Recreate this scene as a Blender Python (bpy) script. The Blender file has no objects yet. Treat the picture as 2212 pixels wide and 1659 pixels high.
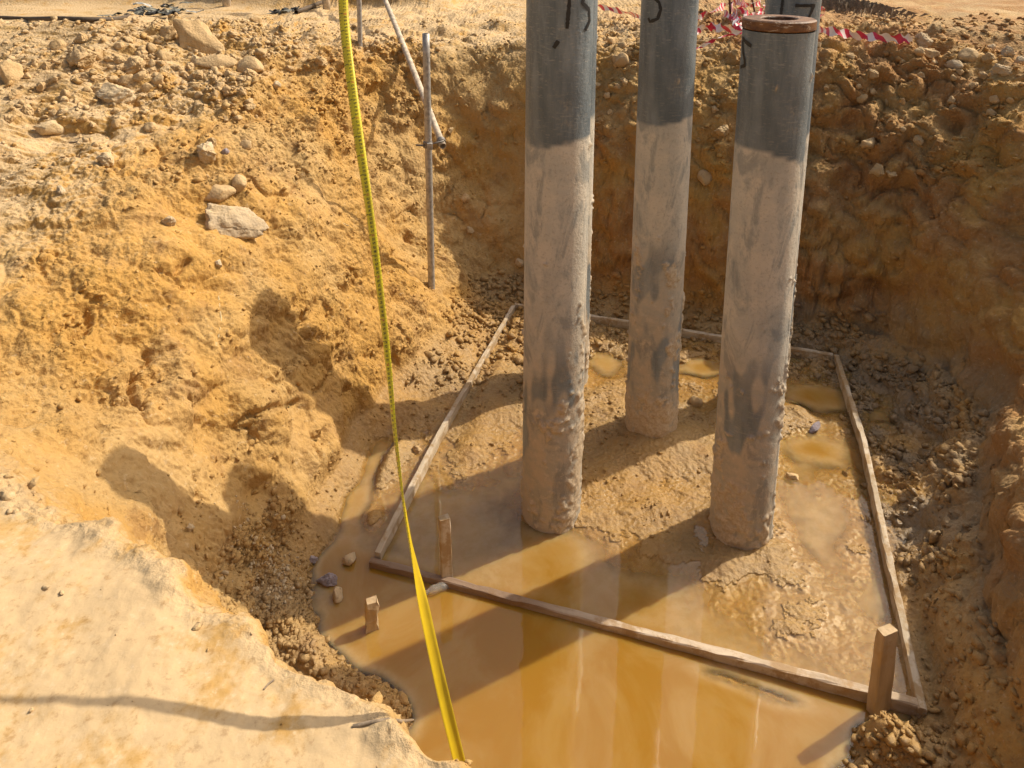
import bpy, bmesh, math, random
import numpy as np
from mathutils import Vector, Matrix
from mathutils.bvhtree import BVHTree

random.seed(7)
RNG = np.random.default_rng(11)
scene = bpy.context.scene
COL = scene.collection

# ------------------------------------------------------------------ camera, light, exposure
F_PX, CX, CY, IMG_W = 1560.0, 1106.0, 190.0, 2212.0
PITCH = math.atan((190 + 143) / F_PX)
CAM_H = 3.01
cam_data = bpy.data.cameras.new('camera')
cam_data.sensor_fit = 'HORIZONTAL'
cam_data.sensor_width = 36.0
cam_data.lens = 36.0 * F_PX / IMG_W
cam_data.shift_y = -(829.5 - CY) / IMG_W
cam_data.clip_start = 0.05
cam_data.clip_end = 400
cam = bpy.data.objects.new('camera', cam_data)
COL.objects.link(cam)
cam.location = (0, 0, CAM_H)
cam.rotation_euler = (math.pi / 2 - PITCH, 0, 0)
scene.camera = cam

SUN_ELEV = math.radians(45)
SUN_AZ = math.radians(63.5)          # clockwise from +Y
world = bpy.data.worlds.new('World')
scene.world = world
world.use_nodes = True
wn = world.node_tree
sky = wn.nodes.new('ShaderNodeTexSky')
sky.sky_type = 'NISHITA'
sky.sun_disc = False
sky.sun_elevation = SUN_ELEV
sky.sun_rotation = SUN_AZ
sky.dust_density = 8.0
sky.air_density = 1.3
bg = wn.nodes['Background']
bg.inputs['Strength'].default_value = 0.12
wn.links.new(sky.outputs[0], bg.inputs['Color'])
sun_data = bpy.data.lights.new('sun', 'SUN')
sun_data.energy = 4.2
sun_data.angle = math.radians(0.6)
sun_data.color = (1.0, 0.905, 0.745)
sun = bpy.data.objects.new('sun', sun_data)
COL.objects.link(sun)
SUN_DIR = Vector((math.sin(SUN_AZ) * math.cos(SUN_ELEV), math.cos(SUN_AZ) * math.cos(SUN_ELEV), math.sin(SUN_ELEV)))
sun.rotation_euler = (-SUN_DIR).to_track_quat('-Z', 'Y').to_euler()
scene.view_settings.view_transform = 'Standard'
scene.view_settings.look = 'None'
scene.view_settings.gamma = 1
scene.view_settings.exposure = 0.08
scene.view_settings.use_curve_mapping = False

# ------------------------------------------------------------------ helpers
def ray(px, py):
    return np.array([(px - CX) / F_PX,
                     math.cos(PITCH) - (py - CY) / F_PX * math.sin(PITCH),
                     -math.sin(PITCH) - (py - CY) / F_PX * math.cos(PITCH)])

def on_z(px, py, z):
    d = ray(px, py)
    t = (z - CAM_H) / d[2]
    return Vector((d[0] * t, d[1] * t, z))

def at_y(px, py, y):
    d = ray(px, py)
    t = y / d[1]
    return Vector((d[0] * t, y, CAM_H + d[2] * t))

def tag(o, label=None, cat=None, group=None, kind=None):
    if label: o['label'] = label
    if cat: o['category'] = cat
    if group: o['group'] = group
    if kind: o['kind'] = kind
    return o

def link(name, me, mat=None, parent=None, smooth=True):
    o = bpy.data.objects.new(name, me)
    COL.objects.link(o)
    if mat and not me.materials: me.materials.append(mat)
    if parent: o.parent = parent
    if smooth:
        me.polygons.foreach_set('use_smooth', np.ones(len(me.polygons), bool))
    return o

def np_mesh(name, verts, faces):
    """faces: (n,k) int array, all the same k"""
    verts = np.asarray(verts, np.float32)
    faces = np.asarray(faces, np.int32)
    n, k = faces.shape
    me = bpy.data.meshes.new(name)
    me.vertices.add(len(verts)); me.vertices.foreach_set('co', verts.ravel())
    me.loops.add(n * k); me.loops.foreach_set('vertex_index', faces.ravel())
    me.polygons.add(n)
    me.polygons.foreach_set('loop_start', np.arange(0, n * k, k, dtype=np.int32))
    me.update(calc_edges=True)
    return me

def add_attr(me, name, vals):
    a = me.attributes.new(name, 'FLOAT', 'POINT')
    a.data.foreach_set('value', np.asarray(vals, np.float32).ravel())

def from_bm(name, bm, mat, parent=None, smooth=False):
    me = bpy.data.meshes.new(name)
    bm.to_mesh(me); bm.free()
    return link(name, me, mat, parent, smooth)

def empty(name, loc):
    o = bpy.data.objects.new(name, None)
    o.empty_display_size = 0.1
    COL.objects.link(o)
    o.location = loc
    return o

# ---- numpy noise
_G = np.array([[1,1,0],[-1,1,0],[1,-1,0],[-1,-1,0],[1,0,1],[-1,0,1],[1,0,-1],[-1,0,-1],
               [0,1,1],[0,-1,1],[0,1,-1],[0,-1,-1],[1,1,0],[-1,1,0],[0,-1,1],[0,-1,-1]], np.float32)

def _hash(ix, iy, iz, seed):
    h = (ix * 374761393 + iy * 668265263 + iz * 2147483647 + seed * 1274126177) & 0xffffffff
    h = ((h ^ (h >> 13)) * 1274126177) & 0xffffffff
    return h ^ (h >> 16)

def perlin(p, seed=0):
    p = np.asarray(p, np.float32)
    i = np.floor(p).astype(np.int64)
    f = p - i
    u = f * f * f * (f * (f * 6 - 15) + 10)
    out = np.zeros(len(p), np.float32)
    for dx in (0, 1):
        wx = u[:, 0] if dx else 1 - u[:, 0]
        for dy in (0, 1):
            wy = u[:, 1] if dy else 1 - u[:, 1]
            for dz in (0, 1):
                wz = u[:, 2] if dz else 1 - u[:, 2]
                g = _G[_hash(i[:, 0] + dx, i[:, 1] + dy, i[:, 2] + dz, seed) & 15]
                out += wx * wy * wz * (g[:, 0] * (f[:, 0] - dx) + g[:, 1] * (f[:, 1] - dy) + g[:, 2] * (f[:, 2] - dz))
    return out

def worley(p, seed=0):
    """distance to the nearest and second nearest jittered cell point"""
    p = np.asarray(p, np.float32)
    i = np.floor(p).astype(np.int64)
    d1 = np.full(len(p), 9., np.float32); d2 = d1.copy()
    for dx in (-1, 0, 1):
        for dy in (-1, 0, 1):
            for dz in (-1, 0, 1):
                c = i + np.array([dx, dy, dz])
                h = _hash(c[:, 0], c[:, 1], c[:, 2], seed)
                q = np.stack([(h & 1023), (h >> 10) & 1023, (h >> 20) & 1023], 1).astype(np.float32) / 1023.0
                d = np.sqrt((((c + q) - p) ** 2).sum(1)).astype(np.float32)
                m = d < d1
                d2 = np.where(m, d1, np.minimum(d2, d))
                d1 = np.where(m, d, d1)
    return d1, d2

def smooth01(t):
    t = np.clip(t, 0, 1)
    return t * t * (3 - 2 * t)

# ------------------------------------------------------------------ materials
def new_mat(name):
    m = bpy.data.materials.new(name)
    m.use_nodes = True
    nt = m.node_tree
    nt.nodes.clear()
    out = nt.nodes.new('ShaderNodeOutputMaterial')
    b = nt.nodes.new('ShaderNodeBsdfPrincipled')
    nt.links.new(b.outputs[0], out.inputs[0])
    return m, nt, b

class NT:
    """small node-graph writer"""
    def __init__(s, nt): s.nt = nt; s.co = None
    def n(s, t, **kw):
        nd = s.nt.nodes.new(t)
        for k, v in kw.items(): setattr(nd, k, v)
        return nd
    def put(s, sock, v):
        if isinstance(v, bpy.types.NodeSocket): s.nt.links.new(v, sock)
        elif isinstance(v, (tuple, list)) and len(v) == 3 and sock.type == 'RGBA': sock.default_value = (*v, 1)
        else: sock.default_value = v
    def pos(s):
        if s.co is None: s.co = s.n('ShaderNodeNewGeometry').outputs['Position']
        return s.co
    def obj(s):
        return s.n('ShaderNodeTexCoord').outputs['Object']
    def noise(s, scale, detail=4, rough=.55, co=None, dist=0.0):
        nd = s.n('ShaderNodeTexNoise')
        s.put(nd.inputs['Vector'], co if co is not None else s.pos())
        nd.inputs['Scale'].default_value = scale; nd.inputs['Detail'].default_value = detail
        nd.inputs['Roughness'].default_value = rough; nd.inputs['Distortion'].default_value = dist
        return nd.outputs['Fac']
    def voro(s, scale, co=None, feature='F1'):
        nd = s.n('ShaderNodeTexVoronoi', feature=feature)
        s.put(nd.inputs['Vector'], co if co is not None else s.pos())
        nd.inputs['Scale'].default_value = scale
        return nd.outputs['Distance']
    def ramp(s, v, a, b):
        nd = s.n('ShaderNodeMapRange', interpolation_type='SMOOTHSTEP')
        s.put(nd.inputs[0], v); nd.inputs[1].default_value = a; nd.inputs[2].default_value = b
        return nd.outputs[0]
    def math(s, op, a, b=0.0, c=None):
        nd = s.n('ShaderNodeMath', operation=op)
        s.put(nd.inputs[0], a); s.put(nd.inputs[1], b)
        if c is not None: s.put(nd.inputs[2], c)
        return nd.outputs[0]
    def mix(s, f, a, b):
        nd = s.n('ShaderNodeMix', data_type='RGBA')
        s.put(nd.inputs[0], f); s.put(nd.inputs[6], a); s.put(nd.inputs[7], b)
        return nd.outputs[2]
    def mixf(s, f, a, b):
        nd = s.n('ShaderNodeMix', data_type='FLOAT')
        s.put(nd.inputs[0], f); s.put(nd.inputs[2], a); s.put(nd.inputs[3], b)
        return nd.outputs[0]
    def attr(s, name):
        return s.n('ShaderNodeAttribute', attribute_name=name).outputs['Fac']
    def bump(s, h, strength, dist, normal=None):
        nd = s.n('ShaderNodeBump')
        nd.inputs['Strength'].default_value = strength; nd.inputs['Distance'].default_value = dist
        s.put(nd.inputs['Height'], h)
        if normal is not None: s.put(nd.inputs['Normal'], normal)
        return nd.outputs[0]
    def scale(s, co, v):
        nd = s.n('ShaderNodeVectorMath', operation='MULTIPLY')
        s.put(nd.inputs[0], co); nd.inputs[1].default_value = v
        return nd.outputs[0]

OCHRE, TAN, PALE, BROWN, GREY = (.47, .262, .066), (.46, .295, .115), (.55, .39, .21), (.26, .135, .048), (.27, .20, .12)

def soil_material(name, grit=1.0):
    m, nt, b = new_mat(name)
    g = NT(nt)
    big = g.noise(1.1, 4, .6)
    med = g.noise(5.0, 5, .65)
    fin = g.noise(38.0, 5, .7)
    c = g.mix(g.ramp(big, .38, .64), OCHRE, TAN)
    c = g.mix(g.math('MULTIPLY', g.ramp(med, .52, .70), .55), c, BROWN)
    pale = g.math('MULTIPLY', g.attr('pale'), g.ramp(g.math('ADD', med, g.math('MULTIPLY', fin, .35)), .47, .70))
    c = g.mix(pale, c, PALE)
    c = g.mix(g.math('MULTIPLY', g.attr('grey'), g.ramp(g.noise(3.1, 4), .25, .62)), c, GREY)
    c = g.mix(g.math('MULTIPLY', g.attr('rust'), g.ramp(g.noise(2.3, 4, .6), .35, .65)), c, (.37, .188, .066))
    # grains and small chips
    c = g.mix(g.ramp(fin, .56, .74), c, g.mix(.45, c, (.66, .52, .34)))
    c = g.mix(g.math('MULTIPLY', g.ramp(fin, .46, .30), .40), c, BROWN)
    wet = g.attr('wet')
    c = g.mix(g.math('MULTIPLY', wet, .46), c, g.mix(.5, c, (.20, .115, .045)))
    g.put(b.inputs['Base Color'], c)
    g.put(b.inputs['Roughness'], g.mixf(wet, .93, g.mixf(g.ramp(med, .4, .62), .17, .42)))
    b.inputs['Specular IOR Level'].default_value = .35
    rough_attr = g.attr('rug')
    h1 = g.math('ADD', g.noise(30, 6, .68), g.math('MULTIPLY', g.voro(46), .45))
    h2 = g.noise(130, 3, .6)
    h = g.math('ADD', h1, g.math('MULTIPLY', h2, .22))
    h = g.math('MULTIPLY', h, rough_attr)
    g.put(b.inputs['Normal'], g.bump(h, .8 * grit, .022))
    return m

def rock_material(name, base, dust, dark):
    m, nt, b = new_mat(name)
    g = NT(nt)
    oi = g.n('ShaderNodeObjectInfo').outputs['Random']
    c = g.mix(oi, base, dust)
    c = g.mix(g.ramp(g.noise(9, 5, .65), .42, .62), c, dust)
    c = g.mix(g.math('MULTIPLY', g.ramp(g.noise(26, 5, .7), .55, .72), .6), c, dark)
    g.put(b.inputs['Base Color'], c)
    b.inputs['Roughness'].default_value = .9
    h = g.math('ADD', g.noise(22, 6, .7), g.math('MULTIPLY', g.voro(60), .3))
    g.put(b.inputs['Normal'], g.bump(h, .7, .015))
    return m

M_SOIL = soil_material('soil')
M_STONE = rock_material('stone', (.46, .31, .145), (.54, .37, .185), (.30, .17, .065))
M_WHITE = rock_material('white_stone', (.58, .47, .32), (.54, .39, .21), (.34, .24, .13))
M_GREYROCK = rock_material('grey_stone', (.43, .34, .235), (.52, .38, .215), (.25, .175, .10))
M_PURPLE = rock_material('purple_stone', (.25, .21, .23), (.33, .27, .26), (.12, .10, .11))

# ------------------------------------------------------------------ terrain
#        x      y     W1   R1    W2    R2   floor
RIM = [(-1.02, 2.16, .20, .82, .55, 1.38, .10),
       (-0.76, 1.88, .14, .88, .34, 1.40, .09),
       (-0.45, 1.62, .14, .90, .26, 1.40, .08),
       (-0.02, 1.32, .14, .90, .25, 1.42, .05),
       (0.50, 0.85, .14, .90, .30, 1.42, .02),
       (1.20, 0.90, .14, .70, .35, 1.10, .05),
       (1.66, 1.60, .06, .55, .35, .90, .20),
       (1.98, 2.45, .06, .66, .40, .98, .25),
       (2.42, 3.20, .07, .62, .55, .90, .26),
       (2.76, 3.78, .09, .66, .75, 1.15, .25),
       (2.75, 4.62, .24, .95, 1.20, 1.95, .16),
       (2.25, 4.98, .26, 1.02, 1.20, 2.0, .06),
       (1.30, 5.30, .26, 1.06, 1.10, 2.02, .02),
       (0.60, 5.55, .26, 1.12, 1.0, 2.03, .02),
       (0.05, 5.75, .40, .90, 1.1, 2.02, .08),
       (-0.34, 5.50, .50, .55, 1.5, 1.95, .10),
       (-0.52, 4.80, .42, .70, 1.5, 2.00, .12),
       (-0.90, 4.00, .38, 1.02, 1.5, 1.82, .06),
       (-1.02, 3.40, .40, 1.00, 1.45, 1.62, .04),
       (-1.14, 2.78, .40, .93, 1.30, 1.40, .06),
       (-1.10, 2.46, .32, .86, 1.05, 1.36, .08)]
RIM = np.array(RIM)

def catmull(P, n):
    P = np.asarray(P); k = len(P); out = []
    for i in range(k):
        a, b, c, d = P[(i-1) % k], P[i], P[(i+1) % k], P[(i+2) % k]
        for t in np.linspace(0, 1, n, endpoint=False):
            out.append(.5 * ((2*b) + (c-a)*t + (2*a-5*b+4*c-d)*t*t + (3*b-a-3*c+d)*t**3))
    return np.array(out)

RB = catmull(RIM, 22)
# a ragged pit edge
_s = np.arange(len(RB)) / len(RB) * 2 * np.pi
_c = np.stack([np.cos(_s) * 3, np.sin(_s) * 3, _s * 0], 1)
RB[:, :2] += .07 * np.stack([perlin(_c * 3.1, 3), perlin(_c * 3.1, 4)], 1)
RB[:, 4] *= 1 + .22 * perlin(_c * 4.3, 6)

def axis(lo, hi, step, out_lo, out_hi, growth=1.09):
    core = list(np.arange(lo, hi + step, step))
    s, v = step, core[-1]
    while v < out_hi: s *= growth; v += s; core.append(v)
    s, v, pre = step, lo, []
    while v > out_lo: s *= growth; v -= s; pre.append(v)
    return np.array(pre[::-1] + core)

XS = axis(-2.5, 3.3, .0085, -90, 90)
# rows get finer near the camera, where they are seen larger
ys = [0.95]
while ys[-1] < 6.6: ys.append(ys[-1] + max(.0045, .0014 * ys[-1] + .0022))
s, v = ys[-1] - ys[-2], ys[-1]
while v < 140: s *= 1.045; v += s; ys.append(v)
s, v, pre = .0045, .95, []
while v > -40: s *= 1.09; v -= s; pre.append(v)
YS = np.array(pre[::-1] + ys)
NX, NY = len(XS), len(YS)
GX, GY = np.meshgrid(XS, YS)
X, Y = GX.ravel(), GY.ravel()
N = len(X)

def boundary_query(X, Y):
    """signed distance to the pit's foot line (positive outside) and the wall profile there"""
    near_x = np.clip(X, -6, 7); near_y = np.clip(Y, -3, 10)
    # coarse lattice first, then blended to the points (the field is smooth)
    lx = np.linspace(-6, 7, 326); ly = np.linspace(-3, 10, 326)
    LX, LY = np.meshgrid(lx, ly)
    P = np.stack([LX.ravel(), LY.ravel()], 1)
    B = RB[:, :2]
    idx = np.zeros(len(P), int); dist = np.zeros(len(P))
    for k in range(0, len(P), 20000):
        d = ((P[k:k+20000, None, :] - B[None]) ** 2).sum(2)
        idx[k:k+20000] = d.argmin(1); dist[k:k+20000] = np.sqrt(d.min(1))
    inside = np.zeros(len(P), bool)
    j = len(B) - 1
    for i in range(len(B)):
        xi, yi, xj, yj = *B[i], *B[j]
        c = ((yi > P[:, 1]) != (yj > P[:, 1]))
        if c.any():
            inside ^= c & (P[:, 0] < (xj - xi) * (P[:, 1] - yi) / (yj - yi + 1e-12) + xi)
        j = i
    sd = np.where(inside, -dist, dist)
    # inverse-distance weights give the profile values without creases at the medial axis
    par = np.zeros((len(P), 5)); wsum = np.zeros(len(P))
    Bs = RB[::6]
    soft = (np.abs(sd) * .20 + .08) ** 2
    for b in Bs:
        d2 = ((P - b[:2]) ** 2).sum(1)
        w = np.exp(-(d2 - dist ** 2) / (2 * soft)) + 1e-12
        par += w[:, None] * b[None, 2:]; wsum += w
    par /= wsum[:, None]
    F = np.concatenate([sd[:, None], par], 1).reshape(326, 326, 6)
    fx = (near_x + 6) / 13 * 325; fy = (near_y + 3) / 13 * 325
    ix = np.clip(fx.astype(int), 0, 324); iy = np.clip(fy.astype(int), 0, 324)
    tx = (fx - ix)[:, None]; ty = (fy - iy)[:, None]
    R = (F[iy, ix] * (1-tx) * (1-ty) + F[iy, ix+1] * tx * (1-ty) + F[iy+1, ix] * (1-tx) * ty + F[iy+1, ix+1] * tx * ty)
    extra = np.hypot(X - near_x, Y - near_y)
    R[:, 0] += extra
    return R.T

SD, W1, R1, W2, R2, FB = boundary_query(X, Y)

PILE_XY = [on_z(1190, 1092, .03), on_z(1405, 922, .03), on_z(1599, 1127, .03), on_z(1641, 855, .03), on_z(1222, 806, .03)]

def floor_height(X, Y):
    # behind the front batten the floor is only just awash; in front of it the water stands deeper
    pd, pc_ = on_z(800, 1199, 0), on_z(1993, 1531, 0)
    tx, ty = pc_.x - pd.x, pc_.y - pd.y
    ln = math.hypot(tx, ty)
    side = -(X - pd.x) * ty / ln + (Y - pd.y) * tx / ln
    h = -.10 + .078 * smooth01((side + .08) / .14) + .017 * smooth01((side - .12) / .55)
    q = np.stack([X, Y, X * 0], 1)
    h = h + (.014 * perlin(q * 2.6, 41) + .012 * perlin(q * 6.0, 42) + .007 * perlin(q * 13, 43)) * smooth01((side + .05) / .3)
    def mound(px, py, rx, ry, hh, rot=0.0):
        c = on_z(px, py, .02)
        dx, dy = X - c.x, Y - c.y
        a = dx * math.cos(rot) + dy * math.sin(rot); b = -dx * math.sin(rot) + dy * math.cos(rot)
        return hh * np.exp(-((a / rx) ** 2 + (b / ry) ** 2))
    for a in [(1310, 1010, .26, .16, .050, .35), (1420, 955, .24, .18, .085), (1430, 1090, .36, .13, .055, .3),
              (1550, 960, .20, .26, .060), (1330, 870, .20, .30, .055), (1640, 900, .16, .20, .07), (1730, 890, .08, .10, .05),
              (1670, 1200, .15, .14, .055), (1560, 1215, .16, .10, .045), (1600, 1330, .30, .13, .028, -.2), (1760, 1360, .26, .12, .032, -.3),
              (1460, 1190, .12, .10, .035), (1840, 1180, .10, .12, .045), (1350, 750, .55, .14, .05, -.2), (1640, 780, .4, .08, .04, -.2),
              (1030, 950, .10, .26, .055, -.35), (1090, 870, .22, .26, .055), (1000, 800, .30, .38, .08), (1080, 710, .35, .36, .09),
              (840, 1000, .055, .26, .075, -.25), (800, 1110, .06, .10, .06), (880, 890, .14, .10, .08), (560, 1290, .20, .20, .13),
              (620, 1190, .20, .16, .13), (700, 1270, .10, .10, .04), (680, 1450, .30, .13, .17, -.6), (820, 1525, .15, .11, .15, -.6), (600, 1390, .2, .16, .12),
              (1560, 1450, .16, .05, .085, -.27), (1690, 1500, .16, .06, .085, -.27), (1960, 1640, .17, .12, .20), (1840, 1690, .12, .10, .10), (1890, 1590, .08, .07, .12),
              (1240, 1110, .16, .08, .05), (1170, 1100, .20, .08, .02),
              # pools
              (1770, 850, .22, .13, -.075, -.4), (1750, 965, .17, .12, -.075, -.3), (1775, 1130, .17, .34, -.042, .1), (1310, 780, .11, .15, -.065),
              (1510, 785, .17, .11, -.065), (1000, 1110, .36, .28, -.038, .2), (775, 1040, .10, .42, -.075, -.12), (700, 1180, .14, .14, -.05),
              (1330, 1290, .62, .15, -.045, -.25), (1200, 1190, .20, .16, -.042), (1600, 700, .5, .10, -.05, -.2), (780, 1340, .30, .12, -.035)]:
        h = h + mound(*a[:4], a[4] * (.62 if 0 < a[4] < .07 else 1.0), *a[5:])
    return h

def base_height(X, Y, SD, W1, R1, W2, R2, FB):
    fl = floor_height(X, Y)
    bpts = [on_z(*p, .05) for p in ((1799, 766), (1866, 960), (1925, 1230), (1993, 1531))]
    bxs = np.interp(Y, [p.y for p in bpts][::-1], [p.x for p in bpts][::-1])
    # the spoil on the right rises towards the wall foot
    wid = np.where(X > 1.4, .42, np.where(Y < 2.7, .34, .24))
    fl = fl + np.maximum(FB + .05 - fl, 0) * smooth01((SD + wid) / wid) ** 1.3
    # kept low where the battens lie
    for pix in (((1799, 766), (1866, 960), (1925, 1230), (1993, 1531)), ((1112, 657), (1450, 708), (1799, 766)), ((1112, 657), (945, 945), (800, 1199))):
        L = [on_z(*p, .055) for p in pix]
        dd = np.full(len(X), 9.)
        for a, b in zip(L[:-1], L[1:]):
            ex, ey = b.x - a.x, b.y - a.y
            t = np.clip(((X - a.x) * ex + (Y - a.y) * ey) / (ex * ex + ey * ey), 0, 1)
            dd = np.minimum(dd, np.hypot(X - a.x - ex * t, Y - a.y - ey * t))
        onb = 1 - smooth01((dd - .05) / .10)
        fl = fl * (1 - onb) + np.minimum(fl, .022) * onb
    d = np.maximum(SD, 0)
    t1 = d / W1
    z1 = fl + (R1 - fl) * np.clip(t1, 0, 1) ** .85
    t2 = np.clip((d - W1) / np.maximum(W2 - W1, .05), 0, 1)
    z2 = R1 + (R2 - R1) * (1 - (1 - t2) ** 1.6)
    z = np.where(SD <= 0, fl, np.where(d < W1, z1, z2))
    zg = 1.42 + .68 * smooth01((Y - 1.0) / 4.6)
    zg = np.where(X > 1, np.minimum(zg, 2.1) - .5 * smooth01((X - 1.0) / 1.0) * (1 - smooth01((Y - 2.5) / 2.6)), zg)
    over = smooth01((d - W2) / 1.3)
    z = np.where(d > W2, R2 + (zg - R2) * over, z)
    # rubble berm on the left bank and the ridge behind the back wall
    def bump(cx, cy, rx, ry, hh, rot=0.):
        dx, dy = X - cx, Y - cy
        a = dx * math.cos(rot) + dy * math.sin(rot); b = -dx * math.sin(rot) + dy * math.cos(rot)
        return hh * np.exp(-((a / rx) ** 2 + (b / ry) ** 2))
    z = z + bump(-2.6, 6.1, 1.5, .55, .16, .1) + bump(-4.5, 5.6, 1.6, .6, .18)
    z = z + .06 * bump(2.8, 6.0, 1.4, .4, 1.0)
    # distant bank, cut steep towards the pit
    far = smooth01((Y - 9.3 - .25 * np.sin(X * .9) - .15 * np.sin(X * 2.3)) / .35) * smooth01((-.6 - X) / .8) * smooth01((X + 9) / 1.0)
    z = z + .75 * far
    z = z + bump(5.2, 11.8, 2.0, 1.0, .5) + bump(1.4, 12.5, 1.5, 1.0, .25)
    z = z + np.where(Y > 14, .02 * (Y - 14) * 0, 0)
    return z

Z = base_height(X, Y, SD, W1, R1, W2, R2, FB).reshape(NY, NX)
for _ in range(3):                                     # knock the creases off
    Z[1:-1, 1:-1] = (Z[1:-1, 1:-1] * 2 + Z[:-2, 1:-1] + Z[2:, 1:-1] + Z[1:-1, :-2] + Z[1:-1, 2:]) / 6

def grid_normals(PX, PY, PZ):
    P = np.stack([PX, PY, PZ], 2)
    du = np.gradient(P, axis=1); dv = np.gradient(P, axis=0)
    n = np.cross(du, dv)
    n /= np.linalg.norm(n, axis=2, keepdims=True) + 1e-12
    return n

NRM = grid_normals(GX, GY, Z).reshape(-1, 3)
P0 = np.stack([X, Y, Z.ravel()], 1)
close = (np.abs(X - .4) < 3.6) & (Y > .5) & (Y < 7.6)

def zone(*f):
    out = np.ones(N)
    for a in f: out = out * a
    return out

outside = smooth01(SD / .05)
steep = 1 - smooth01((NRM[:, 2] - .55) / .35)
d_top = SD - W2
ledge = smooth01((d_top + .05) / .12) * smooth01((2.35 - Y) / .5) * smooth01((1.4 - X) / .3)
right = smooth01((X - 1.75) / .3) * smooth01((SD + .7) / .25)
back = smooth01((Y - 4.6) / .4) * smooth01((X - .1) / .4) * outside
left = outside * smooth01((.3 - X) / .5) * smooth01((Y - 2.0) / .4)
rubble = smooth01((Y - 4.4) / .5) * smooth01((7.0 - Y) / .4) * smooth01((-.55 - X) / .5) * smooth01((d_top + .75) / .3)
floor = 1 - outside

def pn(scale, seed): return perlin(P0 * scale, seed)

disp = np.zeros(N)
n1, n2 = pn(1.7, 1), pn(3.9, 2)
n3, n4 = pn(9.0, 3), pn(20.0, 4)
n5 = pn(43.0, 5)
n6 = pn(85.0, 17)
amp = .22 * ledge + 1.0 * left * (1 - ledge) + 1.15 * back + 1.05 * right + .55 * floor * (1 - right)
amp = np.clip(np.where((left + back + right + floor + ledge) < .2, .6, amp), .15, 1.5)
disp += amp * (.050 * n1 * (1 - .8 * floor) + .038 * n2 * (1 - .6 * floor))
calm = 1 - .62 * left * (1 - rubble) * smooth01(perlin(P0 * 1.9, 51) * 2.6 + .55)
disp += amp * calm * (.030 * n3 * (1 - .5 * floor) + .018 * (np.abs(n4) - .2) * (1 - .45 * floor) + .010 * n5 + .005 * n6)
# rain-combed, oblique tool marks on the steep left bank
q = np.stack([(X + Y * .5) * 3.0, (Y - X * .5) * 12, P0[:, 2] * 8.0], 1)
disp += left * (1 - ledge) * (.020 * perlin(q, 8) + .006 * (np.abs(perlin(q * 2.6, 18)) - .2) + .0025 * n6 + .002 * n5)
disp += ledge * (1 - np.exp(-((d_top) / .09) ** 2)) * -.8 * amp * (.010 * n5 + .005 * n6)
lip = np.exp(-((d_top + .02) / .07) ** 2) * smooth01((2.35 - Y) / .5) * smooth01((1.4 - X) / .3)
disp += lip * (.026 * n3 + .008 * n4 + .002 * n5)
# layered lumps of clay in the cut faces
m = close & ((back + right + rubble + left * .6) > .05)
d1, d2 = worley(P0[m] * np.array([4.0, 4.0, 5.2]) + n2[m, None] * .9, 21)
lump = np.zeros(N); lump[m] = np.clip(.62 - d1, -.3, .6); edge = np.zeros(N); edge[m] = smooth01((d2 - d1) / .16)
disp += (.085 * back + .060 * right + .05 * rubble + .022 * left * (1 - ledge)) * lump
disp += np.where(np.abs(SD + .06) < .22, 1, 0) * smooth01((2.9 - Y) / .3) * (X < .3) * (.016 * n3 + .012 * n4 + .006 * n5)
disp -= (.010 * back + .010 * right + .008 * left * (1 - ledge)) * (1 - edge) * m
m2 = close & ((back + right + rubble + floor + left) > .05) & (ledge < .5)
e1, e2 = worley(P0[m2] * 15.0 + n3[m2, None] * .8, 22)
lump2 = np.zeros(N); lump2[m2] = np.clip(.55 - e1, -.25, .5)
disp += (.016 * back + .030 * right * (SD < .05) + .030 * rubble + .014 * calm * left * (1 - ledge) + .010 * floor) * lump2 * smooth01(n2 * 2.2 + .55)

mf = close & (left > .05)
f1, f2_ = worley(P0[mf] * np.array([2.3, 2.3, 2.8]) + n1[mf, None] * .5 + .12 * n3[mf, None], 33)
fac = np.zeros(N); fac[mf] = np.clip(.55 - f1, -.3, .5); fed = np.ones(N); fed[mf] = smooth01((f2_ - f1) / .06)
disp += left * (1 - ledge) * (.10 * fac - .022 * (1 - fed) * smooth01(n2 * 3 + .1))
# cracks and hollows seen in the left bank
COARSE = None
def coarse_bvh(PX, PY, PZ):
    iy = np.where((YS > -1) & (YS < 16))[0][::3]; ix = np.where((XS > -12) & (XS < 12))[0][::3]
    V = np.stack([PX[np.ix_(iy, ix)], PY[np.ix_(iy, ix)], PZ[np.ix_(iy, ix)]], 2).reshape(-1, 3)
    a = np.arange(len(iy) * len(ix)).reshape(len(iy), len(ix))
    Fq = np.stack([a[:-1, :-1], a[:-1, 1:], a[1:, 1:], a[1:, :-1]], 2).reshape(-1, 4)
    return BVHTree.FromPolygons(V.tolist(), Fq.tolist())

def cast(bvh, px, py):
    d = Vector(ray(px, py)).normalized()
    loc, nor, _, _ = bvh.ray_cast(Vector((0, 0, CAM_H)), d)
    if loc is None: return on_z(px, py, 2.05), Vector((0, 0, 1))
    return loc, (nor if nor.z > 0 else -nor)

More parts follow.
